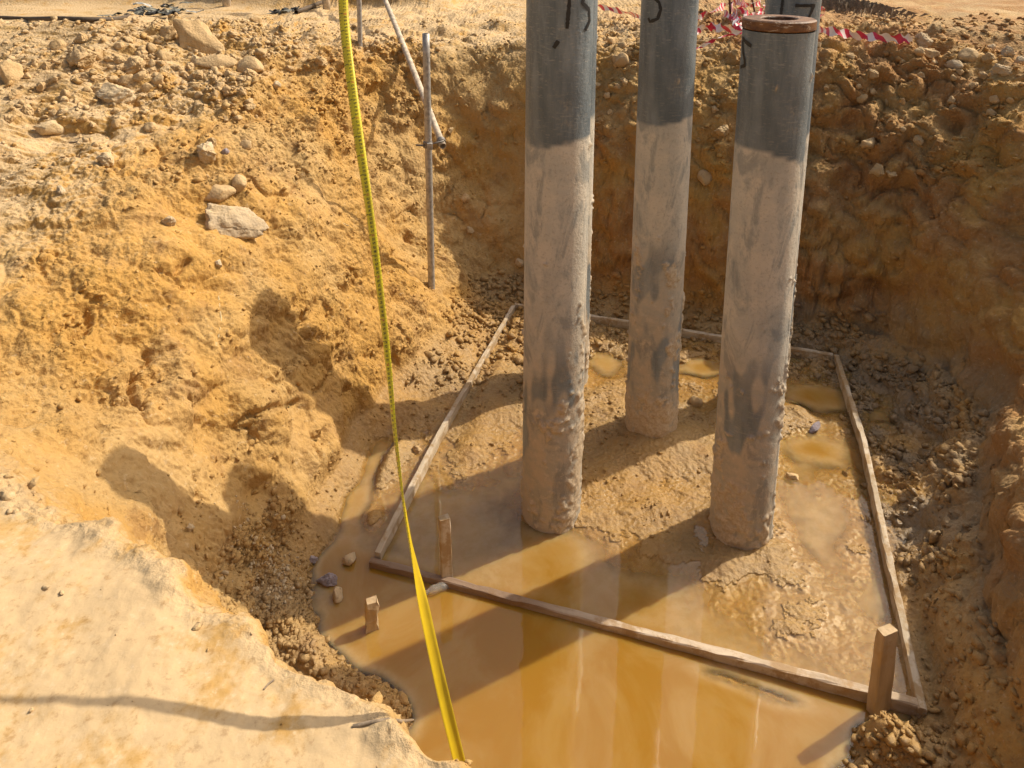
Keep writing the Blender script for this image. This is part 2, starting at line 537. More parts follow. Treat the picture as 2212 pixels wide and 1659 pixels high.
B0 = coarse_bvh(GX, GY, Z)
CRACKS = [([(715, 800), (690, 840), (640, 872), (590, 885), (560, 890), (545, 930), (540, 962)], .011, .055),
          ([(285, 830), (300, 795), (330, 775), (325, 745)], .014, .05),
          ([(655, 690), (650, 720), (668, 735)], .014, .06),
          ([(745, 600), (800, 560), (835, 520)], .008, .03),
          ([(862, 380), (858, 440), (872, 480), (840, 520)], .010, .035),
          ([(160, 730), (185, 715), (192, 690), (188, 670)], .022, .06),
          ([(380, 590), (395, 572), (405, 566)], .014, .05),
          ([(400, 870), (420, 900), (440, 905)], .018, .05),
          ([(290, 800), (285, 850), (310, 880)], .016, .05),
          ([(1855, 300), (1880, 305), (1900, 312)], .018, .07)]
for pts, wdt, dep in CRACKS:
    L = [np.array(cast(B0, *p)[0]) for p in pts]
    dens = []
    for a, b in zip(L[:-1], L[1:]):
        for t in np.linspace(0, 1, 14, endpoint=False): dens.append(a + (b - a) * t)
    dens = np.array(dens)
    lo, hi = dens.min(0) - .12, dens.max(0) + .12
    sel = np.where((P0 > lo).all(1) & (P0 < hi).all(1))[0]
    if len(sel) == 0: continue
    dd = np.sqrt(((P0[sel][:, None] - dens[None]) ** 2).sum(2)).min(1)
    wob = 1 + .5 * perlin(P0[sel] * 30, 31)
    disp[sel] -= dep * np.exp(-(dd / (wdt * wob)) ** 2)
for (px, py, r, dep) in [(500, 960, .07, .03), (690, 950, .05, .05), (430, 870, .05, .03), (340, 800, .09, .04), (230, 870, .08, .03),
                         (900, 600, .07, .06), (880, 520, .04, .04), (1440, 600, .2, .05), (2180, 480, .18, .10), (2150, 330, .12, .06), (1000, 240, .2, .05), (760, 770, .05, .04)]:
    c = np.array(cast(B0, px, py)[0])
    dd = ((P0 - c) ** 2).sum(1)
    disp -= dep * np.exp(-dd / r ** 2)
# the loose block leaning off the bank beside the crack, and crumbs on the ledge lip
for (px, py, r, dep) in [(600, 920, .10, .05), (560, 840, .16, .05), (860, 1525, .05, .03), (450, 1140, .07, .03), (860, 200, .2, .04)]:
    c = np.array(cast(B0, px, py)[0])
    disp += dep * np.exp(-((P0 - c) ** 2).sum(1) / r ** 2)
disp *= np.where(close, 1, smooth01((14 - np.hypot(X, Y)) / 6) * .8 + .2)
hard = np.hypot(X, Y) > 30
disp[hard] = 0
# water collects flat; keep pools under the surface quiet
P1 = P0 + NRM * disp[:, None]
PXg, PYg, PZg = [P1[:, k].reshape(NY, NX) for k in range(3)]
NRM1 = grid_normals(PXg, PYg, PZg).reshape(-1, 3)
BVH = coarse_bvh(PXg, PYg, PZg)

def hit(px, py): return cast(BVH, px, py)

def ground_z(x, y):
    loc, nor, _, _ = BVH.ray_cast(Vector((x, y, 6)), Vector((0, 0, -1)))
    return loc.z if loc else 2.05

zz = P1[:, 2]
wet = floor * smooth01((.22 - zz) / .14) * .75 + smooth01((.035 - zz) / .03) * .25 * (SD < .25)
wet = np.clip(wet + .35 * right * smooth01((.5 - zz) / .3), 0, 1)
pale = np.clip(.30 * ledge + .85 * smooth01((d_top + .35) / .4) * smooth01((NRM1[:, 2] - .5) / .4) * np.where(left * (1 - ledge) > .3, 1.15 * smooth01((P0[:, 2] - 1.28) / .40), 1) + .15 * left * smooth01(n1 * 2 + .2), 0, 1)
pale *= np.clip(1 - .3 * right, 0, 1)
grey = np.clip(right * smooth01((.12 - SD) / .1) * .9 + .30 * floor * smooth01((.2 - zz) / .1) + .6 * back * smooth01((.35 - zz) / .3) + .35 * back * smooth01((X - 1.9) / .4) * smooth01(n1 * 3), 0, 1)
rust = np.clip(back * smooth01((1.75 - zz) / .5) + right * smooth01((zz - .3) / .3) * .9 + .0 * left, 0, 1)
rug = np.clip(.11 * ledge + 1.0 * (1 - ledge), .1, 1) * (.35 + .65 * calm) * (1 - .35 * floor) * np.where(zz < .0, .4, 1)

def sub_mesh(name, face_sel, kind_label):
    a = np.arange(N).reshape(NY, NX)
    Fq = np.stack([a[:-1, :-1], a[:-1, 1:], a[1:, 1:], a[1:, :-1]], 2).reshape(-1, 4)[face_sel]
    used = np.zeros(N, bool); used[Fq.ravel()] = True
    remap = np.cumsum(used) - 1
    me = np_mesh(name, P1[used], remap[Fq])
    for nm, arr in (('wet', wet), ('pale', pale), ('grey', grey), ('rust', rust), ('rug', rug)): add_attr(me, nm, arr[used])
    o = link(name, me, M_SOIL)
    me.normals_split_custom_set_from_vertices(NRM1[used].astype(np.float32))
    tag(o, kind='structure'); o['label'] = kind_label
    return o

sdg = SD.reshape(NY, NX)[:-1, :-1].ravel()
dtg = d_top.reshape(NY, NX)[:-1, :-1].ravel()
f_floor = sdg <= 0
f_wall = (sdg > 0) & (dtg <= 0)
sub_mesh('pit_floor', f_floor, 'muddy floor of the excavated pit')
sub_mesh('pit_wall', f_wall, 'cut earth sides of the pit')
sub_mesh('ground', ~(f_floor | f_wall), 'dry sandy ground around the pit')

# ------------------------------------------------------------------ water
def water_material():
    m, nt, b = new_mat('muddy_water')
    g = NT(nt)
    dep = g.attr('depth')
    silt = g.ramp(g.noise(2.2, 5, .6, dist=1.6), .38, .68)
    deep = g.mix(silt, (.315, .160, .020), (.365, .215, .058))
    b.inputs['Subsurface Weight'].default_value = .75
    b.inputs['Subsurface Radius'].default_value = (1.0, .6, .22)
    b.inputs['Subsurface Scale'].default_value = .13
    c = g.mix(g.math('ADD', g.math('MULTIPLY', g.ramp(dep, .022, .085), 1.0), 0.0), g.mix(g.ramp(g.noise(14, 6, .7), .40, .62), (.47, .325, .15), (.40, .262, .105)), deep)
    g.put(b.inputs['Base Color'], c)
    b.inputs['Roughness'].default_value = .02
    b.inputs['IOR'].default_value = 1.5
    nrm = g.bump(g.noise(5, 3, .5, dist=.4), .06, .012)
    g.put(b.inputs['Normal'], nrm)
    tr = g.n('ShaderNodeBsdfTransparent'); gl = g.n('ShaderNodeBsdfGlossy'); gl.inputs['Roughness'].default_value = .02
    g.put(gl.inputs['Normal'], nrm)
    g.put(tr.inputs[0], g.mix(g.ramp(dep, 0, .03), (.985, .95, .86), (.94, .82, .50)))
    fr = g.n('ShaderNodeFresnel'); g.put(fr.inputs[0], g.mixf(g.n('ShaderNodeNewGeometry').outputs['Backfacing'], 1.5, 1 / 1.5))
    sh = g.n('ShaderNodeMixShader'); g.put(sh.inputs[0], fr.outputs[0]); g.put(sh.inputs[1], tr.outputs[0]); g.put(sh.inputs[2], gl.outputs[0])
    mx = g.n('ShaderNodeMixShader')
    g.put(mx.inputs[0], g.ramp(dep, -.002, .055)); g.put(mx.inputs[1], sh.outputs[0]); g.put(mx.inputs[2], b.outputs[0])
    out = [n for n in nt.nodes if n.type == 'OUTPUT_MATERIAL'][0]
    g.put(out.inputs[0], mx.outputs[0])
    return m

wx = np.arange(-1.6, 3.1, .02); wy = np.arange(.7, 6.0, .02)
WX, WY = np.meshgrid(wx, wy)
ii = np.clip(np.searchsorted(XS, WX.ravel()), 0, NX - 1); jj = np.clip(np.searchsorted(YS, WY.ravel()), 0, NY - 1)
WD = np.full(WX.size, 1.0)
for k, (x_, y_) in enumerate(zip(WX.ravel(), WY.ravel())):
    h_ = BVH.ray_cast(Vector((x_, y_, .35)), Vector((0, 0, -1)))[0]
    WD[k] = -h_.z if h_ is not None else -.3
WD = WD.reshape(WX.shape)
WS = SD.reshape(NY, NX)[jj, ii].reshape(WX.shape)
ok = (WS < .08)
ok = ok[:-1, :-1] | ok[1:, 1:]
near_w = WD > -.04
ok &= near_w[:-1, :-1] | near_w[1:, 1:] | near_w[:-1, 1:] | near_w[1:, :-1]
a = np.arange(WX.size).reshape(WX.shape)
Fw = np.stack([a[:-1, :-1], a[:-1, 1:], a[1:, 1:], a[1:, :-1]], 2)[ok]
used = np.zeros(WX.size, bool); used[Fw.ravel()] = True
rm = np.cumsum(used) - 1
wme = np_mesh('water', np.stack([WX.ravel(), WY.ravel(), np.zeros(WX.size)], 1)[used], rm[Fw])
add_attr(wme, 'depth', WD.ravel()[used])
tag(link('water', wme, water_material()), 'still yellow brown muddy water lying in the pit', kind='structure')

# ------------------------------------------------------------------ concrete piles
def pile_material():
    m, nt, b = new_mat('pile_concrete')
    g = NT(nt)
    co = g.obj()
    streak = g.noise(16, 5, .65, co=g.scale(co, (1, 1, .16)))
    scr = g.noise(48, 3, .6, co=g.scale(co, (.6, .6, 3.0)))
    blot = g.noise(5.5, 5, .62, co=co)
    fine = g.noise(70, 4, .7, co=co)
    raw = g.mix(g.ramp(streak, .34, .66), (.115, .142, .160), (.225, .255, .268))
    raw = g.mix(g.math('MULTIPLY', g.ramp(scr, .55, .66), .55), raw, (.34, .33, .30))
    raw = g.mix(g.math('MULTIPLY', g.ramp(g.noise(2.6, 3, .5, co=co), .45, .62), .45), raw, (.085, .10, .11))
    raw = g.mix(g.math('MULTIPLY', g.ramp(g.math('ADD', blot, g.math('MULTIPLY', fine, .35)), .76, .90), .45), raw, (.40, .33, .235))
    coat = g.mix(g.ramp(blot, .36, .62), (.61, .54, .435), (.50, .465, .395))
    coat = g.mix(g.math('MULTIPLY', g.ramp(fine, .50, .70), .5), coat, (.32, .27, .205))
    smear = g.noise(7, 6, .68, co=g.scale(co, (1, 1, .42)), dist=.6)
    coat = g.mix(g.math('MULTIPLY', g.ramp(smear, .51, .64), .66), coat, (.225, .235, .225))
    lowc = g.mix(g.ramp(g.noise(9, 5, .65, co=co), .40, .60), (.50, .405, .295), (.40, .355, .285))
    lowc = g.mix(g.math('MULTIPLY', g.ramp(smear, .52, .62), .7), lowc, (.25, .235, .205))
    lowc = g.mix(g.math('MULTIPLY', g.ramp(g.noise(19, 6, .7, co=co), .54, .64), .6), lowc, (.58, .48, .355))
    c = g.mix(g.attr('low'), coat, lowc)
    c = g.mix(g.attr('coat'), raw, c)
    c = g.mix(g.attr('clump'), c, g.mix(g.ramp(fine, .4, .6), (.46, .345, .225), (.56, .45, .31)))
    g.put(b.inputs['Base Color'], c)
    g.put(b.inputs['Roughness'], g.mixf(g.attr('coat'), .42, .72))
    b.inputs['Specular IOR Level'].default_value = .4
    h = g.math('ADD', fine, g.math('MULTIPLY', g.noise(28, 5, .7, co=co), .8))
    g.put(b.inputs['Normal'], g.bump(h, .55, .008))
    return m

def simple(name, col, rough=.6, metal=0., var=.25, scale=20, bump=.2, spec=.5):
    m, nt, b = new_mat(name)
    g = NT(nt)
    co = g.obj()
    dark = tuple(v * (1 - var) for v in col); lite = tuple(min(v * (1 + var), .9) for v in col)
    g.put(b.inputs['Base Color'], g.mix(g.ramp(g.noise(scale, 5, .65, co=co), .35, .65), dark, lite))
    b.inputs['Roughness'].default_value = rough; b.inputs['Metallic'].default_value = metal
    b.inputs['Specular IOR Level'].default_value = spec
    if bump: g.put(b.inputs['Normal'], g.bump(g.noise(scale * 3, 5, .65, co=co), bump, .006))
    return m

def rust_material():
    m, nt, b = new_mat('rusty_steel')
    g = NT(nt)
    co = g.obj()
    c = g.mix(g.ramp(g.noise(14, 5, .7, co=g.scale(co, (1, 1, 2.5))), .35, .62), (.085, .032, .012), (.20, .088, .028))
    c = g.mix(g.ramp(g.noise(30, 5, .7, co=g.scale(co, (1, 1, 3))), .56, .66), c, (.42, .33, .24))
    g.put(b.inputs['Base Color'], c); b.inputs['Roughness'].default_value = .6
    g.put(b.inputs['Normal'], g.bump(g.noise(50, 5, co=co), .4, .006))
    return m

M_PILE = pile_material()
M_RUST = rust_material()
M_INK = simple('black_marker', (.012, .012, .014), .5, bump=0)
M_CLOT = simple('drying_mud', (.44, .30, .17), .85, scale=30, bump=.6)

def surface_ribbon(pts, w, off, R):
    """strokes on the cylinder: pts are (arc metres along the skin, z)"""
    bm = bmesh.new()
    prev = None
    dense = []
    for (a0, z0), (a1, z1) in zip(pts[:-1], pts[1:]):
        n = max(2, int(math.hypot(a1 - a0, z1 - z0) / .008))
        for k in range(n): dense.append((a0 + (a1 - a0) * k / n, z0 + (z1 - z0) * k / n))
    dense.append(pts[-1])
    for i, (a, z) in enumerate(dense):
        j, k = max(i - 1, 0), min(i + 1, len(dense) - 1)
        tx, tz = dense[k][0] - dense[j][0], dense[k][1] - dense[j][1]
        l = math.hypot(tx, tz) or 1
        nx, nz = -tz / l, tx / l
        ww = w * (.8 + .4 * random.random())
        row = []
        for s in (-.5, .5):
            aa, z2 = a + nx * ww * s, z + nz * ww * s
            th = aa / R
            row.append(bm.verts.new(((R + off) * math.sin(th), -(R + off) * math.cos(th), z2)))
        if prev: bm.faces.new((prev[0], prev[1], row[1], row[0]))
        prev = row
    bmesh.ops.recalc_face_normals(bm, faces=bm.faces)
    return bm

PR = .153
def make_pile(loc, top, line, tilt, seed, label, strokes, group, face_dir, lean=(0, 0), clump_spots=(), seam=0):
    root = empty('concrete_pile', (loc.x, loc.y, 0))
    tag(root, label, 'concrete pile', group)
    NA, zs = 132, np.concatenate([np.arange(-.35, 1.5, .0085), np.arange(1.5, top - .05, .02), [top - .05]])
    th = np.arange(NA) / NA * 2 * np.pi
    TH, ZZ = np.meshgrid(th, zs)
    base = np.stack([np.sin(TH).ravel() * PR, -np.cos(TH).ravel() * PR, ZZ.ravel()], 1)
    q = base + np.array([seed * 7.3, seed * 3.1, 0])
    wob = perlin(q * 6, seed) * .012 + perlin(q * 24, seed + 1) * .006
    zl = line + tilt * np.sin(TH.ravel() - .5) + wob
    coat = smooth01((zl - ZZ.ravel()) / .014 + .5)
    wear = perlin(q * np.array([5, 5, 2.0]), seed + 2) + .5 * perlin(q * np.array([18, 18, 6.0]), seed + 3)
    low = smooth01((1.35 - ZZ.ravel()) / .55 + perlin(q * 3, seed + 9) * .6)
    coat = coat * (1 - .85 * smooth01((wear - .15) / .20) * smooth01((ZZ.ravel() - .05) / .4) * (.25 + .75 * low))
    cn = perlin(q * np.array([11, 11, 7.0]), seed + 4) + .8 * perlin(q * 30, seed + 5) + .45 * perlin(q * 66, seed + 6)
    bias = np.full(len(q), -1.15) + .35 * low
    for (phi, zc, rw, rz, s) in clump_spots:
        dphi = (TH.ravel() - phi + np.pi) % (2 * np.pi) - np.pi
        bias += s * np.exp(-(dphi * PR / rw) ** 2 - ((ZZ.ravel() - zc) / rz) ** 2)
    bias += .55 * smooth01((.55 - ZZ.ravel()) / .6)
    cl = smooth01((cn + bias + .1) / .18)
    r = PR + cl * (.003 + .009 * np.clip(cn, 0, 1) + .004 * perlin(q * 75, seed + 8)) + .0016 * perlin(q * 30, seed + 7) * low
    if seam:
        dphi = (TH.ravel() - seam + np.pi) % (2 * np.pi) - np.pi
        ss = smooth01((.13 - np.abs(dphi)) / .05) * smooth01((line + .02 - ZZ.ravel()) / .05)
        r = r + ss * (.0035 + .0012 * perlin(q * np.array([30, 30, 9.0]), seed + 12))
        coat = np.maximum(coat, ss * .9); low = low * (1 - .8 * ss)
    V = np.stack([np.sin(TH).ravel() * r, -np.cos(TH).ravel() * r, ZZ.ravel()], 1)
    V[:, 0] += lean[0] * V[:, 2]; V[:, 1] += lean[1] * V[:, 2]
    a = np.arange(len(V)).reshape(len(zs), NA)
    nx_ = np.roll(a, -1, axis=1)
    Fq = np.stack([a[:-1], nx_[:-1], nx_[1:], a[1:]], 2).reshape(-1, 4)
    me = np_mesh('shaft', V, Fq)
    add_attr(me, 'coat', coat); add_attr(me, 'clump', cl); add_attr(me, 'low', low)
    link('shaft', me, M_PILE, root)
    # rusty end plate with its central hole
    bm = bmesh.new()
    prof = [(.078, top - .30), (.078, top - .004), (.082, top), (PR - .004, top), (PR + .003, top - .006), (PR + .004, top - .041), (PR - .002, top - .046)]
    rows = []
    n = 72
    for (rr, z) in prof:
        rows.append([bm.verts.new((rr * math.sin(k / n * 2 * math.pi) + lean[0] * z, -rr * math.cos(k / n * 2 * math.pi) + lean[1] * z, z)) for k in range(n)])
    for r0, r1 in zip(rows[:-1], rows[1:]):
        for k in range(n): bm.faces.new((r0[k], r0[(k + 1) % n], r1[(k + 1) % n], r1[k]))
    bmesh.ops.recalc_face_normals(bm, faces=bm.faces)
    pl = from_bm('end_plate', bm, M_RUST, root)
    bm = bmesh.new()
    ring = [bm.verts.new((.079 * math.sin(k / 24 * 2 * math.pi) + lean[0] * top, -.079 * math.cos(k / 24 * 2 * math.pi) + lean[1] * top, top - .29)) for k in range(24)]
    bm.faces.new(ring)
    from_bm('hole_bottom', bm, M_CLOT, pl)
    for st in strokes:
        bm = surface_ribbon([((p[0]), p[1]) for p in st], .017, .0022, PR)
        for v in bm.verts: v.co.x += lean[0] * v.co.z; v.co.y += lean[1] * v.co.z
        bmesh.ops.rotate(bm, verts=bm.verts, cent=(0, 0, 0), matrix=Matrix.Rotation(face_dir, 3, 'Z'))
        o = from_bm('painted_number', bm, M_INK, root)
    return root

def facing(p): return math.atan2(p.x, p.y) * -1.0    # turns stroke centre towards the viewpoint's side

def zpx(p, py, dy=-PR):
    """height on the pile's near face that shows at picture row py"""
    return at_y(CX, py, p.y + dy).z

PG = 'concrete piles driven in the pit'
a1, a2, a3, a4, a5 = PILE_XY
z = lambda p, y: zpx(p, y)
px1 = lambda w: w / (F_PX / (math.cos(PITCH) * 3.15))          # picture pixels to metres on pile faces
s1 = 3.15 / F_PX; s2 = 3.8 / F_PX; s3 = 3.0 / F_PX; s4 = 4.3 / F_PX
arc = lambda off, s: PR * math.asin(max(-.99, min(.99, off * s / PR)))
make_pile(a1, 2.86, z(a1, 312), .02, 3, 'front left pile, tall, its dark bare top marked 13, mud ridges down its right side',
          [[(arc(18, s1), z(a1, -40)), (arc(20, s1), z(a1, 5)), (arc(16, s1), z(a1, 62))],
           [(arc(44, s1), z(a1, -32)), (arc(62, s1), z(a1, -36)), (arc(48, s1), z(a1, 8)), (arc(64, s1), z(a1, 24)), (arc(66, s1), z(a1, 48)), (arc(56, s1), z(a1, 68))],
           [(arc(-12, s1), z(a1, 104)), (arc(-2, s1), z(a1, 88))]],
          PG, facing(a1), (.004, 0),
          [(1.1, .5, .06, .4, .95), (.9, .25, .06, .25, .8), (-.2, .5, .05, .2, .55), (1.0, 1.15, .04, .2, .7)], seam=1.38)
make_pile(a2, 2.82, z(a2, 262), .03, 14, 'middle pile in the centre of the group, mud splats down its front',
          [[(arc(-42, s2), z(a2, -38)), (arc(-36, s2), z(a2, -4)), (arc(-22, s2), z(a2, 6)), (arc(-18, s2), z(a2, 22)), (arc(-24, s2), z(a2, 42)), (arc(-40, s2), z(a2, 50)), (arc(-44, s2), z(a2, 42))],
           [(arc(-40, s2), z(a2, -2)), (arc(-18, s2), z(a2, -6))]],
          PG, facing(a2), (0, 0),
          [(.35, 1.12, .06, .12, 1.15), (-1.0, 1.22, .04, .15, .95), (.55, .62, .07, .10, 1.1), (1.2, .75, .05, .3, .95), (-.4, .95, .02, .03, .9), (.2, .9, .025, .03, .9), (0, .12, .3, .22, 1.0)])
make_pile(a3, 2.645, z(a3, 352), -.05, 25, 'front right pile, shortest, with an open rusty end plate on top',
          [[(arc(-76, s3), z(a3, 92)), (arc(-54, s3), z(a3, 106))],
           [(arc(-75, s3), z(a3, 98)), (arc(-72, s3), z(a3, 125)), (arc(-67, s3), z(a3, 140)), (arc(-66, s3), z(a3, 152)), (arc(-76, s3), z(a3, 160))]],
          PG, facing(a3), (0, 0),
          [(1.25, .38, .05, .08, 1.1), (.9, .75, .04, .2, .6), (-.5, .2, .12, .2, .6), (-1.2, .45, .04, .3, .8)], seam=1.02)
make_pile(a4, 2.84, z(a4, 300), .02, 36, 'back right pile, mostly hidden behind the shorter one, marked 17',
          [[(arc(-20, s4), z(a4, -18)), (arc(-22, s4), z(a4, 36))],
           [(arc(4, s4), z(a4, 12)), (arc(40, s4), z(a4, 12)), (arc(24, s4), z(a4, 60))]],
          PG, facing(a4), (.004, 0), [(1.3, .6, .05, .4, .8)])
make_pile(a5, 2.88, z(a5, 260), .02, 47, 'back left pile, hidden behind the front left one but for a thin edge',
          [], PG, facing(a5), (.002, 0), [(1.4, .8, .04, .5, .8)])

# ------------------------------------------------------------------ timber setting-out frame and pegs
def wood_material(name, a, b_, muddy, soaked=False):
    m, nt, b = new_mat(name)
    g = NT(nt)
    co = g.obj()
    gr = g.noise(26, 5, .6, co=g.scale(co, (1, .12, 1)))
    c = g.mix(g.ramp(gr, .35, .65), a, b_)
    c = g.mix(g.ramp(g.noise(9, 6, .72), .46, .60), c, muddy)
    if soaked:
        sp = g.n('ShaderNodeSeparateXYZ'); g.put(sp.inputs[0], co)
        c = g.mix(g.math('MULTIPLY', g.ramp(g.math('ADD', sp.outputs[1], g.noise(5, 4)), 1.5, 2.4), .7), c, (.15, .075, .04))
    g.put(b.inputs['Base Color'], c); b.inputs['Roughness'].default_value = .8
    g.put(b.inputs['Normal'], g.bump(g.math('ADD', gr, g.noise(60, 4)), .4, .005))
    return m
M_WOOD = wood_material('weathered_timber', (.42, .33, .22), (.56, .47, .35), (.36, .24, .12))
M_WETWOOD = wood_material('wet_timber', (.40, .30, .20), (.56, .45, .33), (.38, .25, .13), True)
M_PEG = wood_material('muddy_timber', (.40, .28, .15), (.52, .38, .22), (.44, .29, .13))

def batten(pts, w, h, ztops, mat, parent, name='batten'):
    """a squared timber following pts (local y runs along it), slightly warped and chipped"""
    bm = bmesh.new()
    dense = []
    for i in range(len(pts) - 1):
        a, b = Vector(pts[i]), Vector(pts[i + 1])
        n = max(2, int((b - a).length / .06))
        for k in range(n + (1 if i == len(pts) - 2 else 0)):
            t = k / n
            dense.append((a.lerp(b, t), ztops[i] + (ztops[i + 1] - ztops[i]) * t))
    prev = None; ch = .004
    for i, (p, zt) in enumerate(dense):
        j, k = max(i - 1, 0), min(i + 1, len(dense) - 1)
        t = (dense[k][0] - dense[j][0]).to_2d().normalized()
        n2 = Vector((-t.y, t.x))
        jw = lambda: random.uniform(-.0026, .0026)
        prof = [(-w/2, zt - h), (-w/2, zt - ch), (-w/2 + ch, zt), (w/2 - ch, zt), (w/2, zt - ch), (w/2, zt - h)]
        row = [bm.verts.new((p.x + n2.x * (u + jw()), p.y + n2.y * (u + jw()), v + jw())) for u, v in prof]
        if prev:
            for q in range(6): bm.faces.new((prev[q], prev[(q + 1) % 6], row[(q + 1) % 6], row[q]))
        else: bm.faces.new(row)
        prev = row
    bm.faces.new(prev)
    bmesh.ops.recalc_face_normals(bm, faces=bm.faces)
    # local frame along the timber so the grain runs lengthwise
    a, b = dense[0][0], dense[-1][0]
    ang = math.atan2((b - a).y, (b - a).x) - math.pi / 2
    org = Vector((a.x, a.y, ztops[0] - h))
    mat4 = Matrix.Translation(org) @ Matrix.Rotation(ang, 4, 'Z')
    bm.transform(mat4.inverted())
    o = from_bm(name, bm, mat, None)
    o.matrix_world = mat4
    if parent:
        o.parent = parent
        o.matrix_parent_inverse = parent.matrix_world.inverted()
    return o

cA, cB, cM, cC, cD = [on_z(*p, .055) for p in ((1112, 657), (1799, 766), (1866, 960), (1993, 1531), (800, 1199))]
frame = empty('timber_formwork', (0, 0, 0))
tag(frame, 'square of thin timber battens laid round the piles on the muddy pit floor', 'formwork')
mAB = [cA, on_z(1450, 708, .055), cB]
batten(mAB, .029, .075, [.06, .06, .06], M_WOOD, frame)
batten([cB + Vector((.012, -.03, 0)), cM, on_z(1925, 1230, .055), cC], .031, .08, [.075, .085, .07, .055], M_WOOD, frame)
batten([cC + Vector((.02, .02, 0)), on_z(1250, 1318, .05), cD], .034, .075, [.055, .030, .032], M_WETWOOD, frame)
batten([cD + Vector((.03, .02, 0)), on_z(945, 945, .055), cA + Vector((-.01, -.03, 0))], .031, .06, [.052, .07, .065], M_WOOD, frame)

def peg(px, py, top_py, wpx, label, name='timber_peg', lean_px=0, thick=.7, mat=M_WOOD, cat='peg', z0=.0, top_w=1.0, rough=.0015):
    p = on_z(px, py, z0)
    sc = np.linalg.norm(ray(px, py)) * 0 + (p.y * math.cos(PITCH) + (CAM_H - p.z) * math.sin(PITCH)) / F_PX
    w = wpx * sc
    top = at_y(px + lean_px, top_py, p.y)
    bm = bmesh.new()
    rows = []
    n = 12
    base = Vector((p.x, p.y, z0 - .2))
    for k in range(n + 1):
        t = k / n
        c = base.lerp(Vector((top.x, p.y, top.z)), t)
        ww = w * (1 + (top_w - 1) * t) / 2; dd = w * thick / 2
        ch = ww * .12
        if k == n: ww *= .93; dd *= .9
        prof = [(-ww, -dd + ch), (-ww + ch, -dd), (ww - ch, -dd), (ww, -dd + ch), (ww, dd - ch), (ww - ch, dd), (-ww + ch, dd), (-ww, dd - ch)]
        rows.append([bm.verts.new((c.x + u + random.uniform(-rough, rough), c.y + v + random.uniform(-rough, rough), c.z + (random.uniform(-rough * 2, rough * 2)))) for u, v in prof])
    for r0, r1 in zip(rows[:-1], rows[1:]):
        for q in range(8): bm.faces.new((r0[q], r0[(q + 1) % 8], r1[(q + 1) % 8], r1[q]))
    bm.faces.new(rows[-1]); bm.faces.new(rows[0][::-1])
    bmesh.ops.recalc_face_normals(bm, faces=bm.faces)
    bmesh.ops.rotate(bm, verts=bm.verts, cent=p, matrix=Matrix.Rotation(.35, 3, 'Z'))
    for v in bm.verts: v.co -= Vector((p.x, p.y, 0)); v.co = Vector((v.co.x, v.co.z, -v.co.y))
    o = from_bm(name, bm, mat)
    o.location = (p.x, p.y, 0); o.rotation_euler = (math.pi / 2, 0, 0)
    return tag(o, label, cat)

peg(967, 1250, 1116, 24, 'slim upright timber peg at the batten beside the yellow tape', lean_px=-8)
peg(1898, 1530, 1358, 54, 'broad leaning timber stake at the front right corner of the frame', 'timber_stake', lean_px=18, thick=.4, cat='stake', mat=M_PEG, top_w=.78)
peg(797, 1358, 1297, 30, 'short broken muddy peg stump sticking out of the shallow water', lean_px=6, mat=M_PEG, top_w=.8, rough=.006)

# ------------------------------------------------------------------ scaffold tubes
M_TUBE = simple('galvanised_tube', (.40, .37, .33), .5, .35, .25, 30, .2)
M_TUBE2 = simple('muddy_tube', (.50, .41, .30), .75, .0, .3, 18, .3)
M_CLAMP = simple('clamp_steel', (.20, .18, .16), .55, .5, .3, 40, .3)

def tube_bm(a, b, r, n=20, seg=14, bend=0.0, hollow=True):
    bm = bmesh.new()
    a, b = Vector(a), Vector(b)
    d = (b - a).normalized()
    u = d.orthogonal().normalized(); v = d.cross(u)
    rows = []
    for k in range(seg + 1):
        t = k / seg
        c = a.lerp(b, t) + u * bend * math.sin(math.pi * t)
        rows.append([bm.verts.new(c + (u * math.cos(q / n * 2 * math.pi) + v * math.sin(q / n * 2 * math.pi)) * r) for q in range(n)])
    for r0, r1 in zip(rows[:-1], rows[1:]):
        for q in range(n):
            f = bm.faces.new((r0[q], r0[(q + 1) % n], r1[(q + 1) % n], r1[q])); f.smooth = True
    for row, c, s in ((rows[0], a, 1), (rows[-1], b, -1)):
        inner = [bm.verts.new(c + (w.co - (c)) * .84) for w in row]
        deep = [bm.verts.new(w.co + d * s * .06) for w in inner]
        for q in range(n):
            bm.faces.new((row[q], row[(q + 1) % n], inner[(q + 1) % n], inner[q]))
            bm.faces.new((inner[q], inner[(q + 1) % n], deep[(q + 1) % n], deep[q]))
        bm.faces.new(deep)
    bmesh.ops.recalc_face_normals(bm, faces=bm.faces)
    return bm

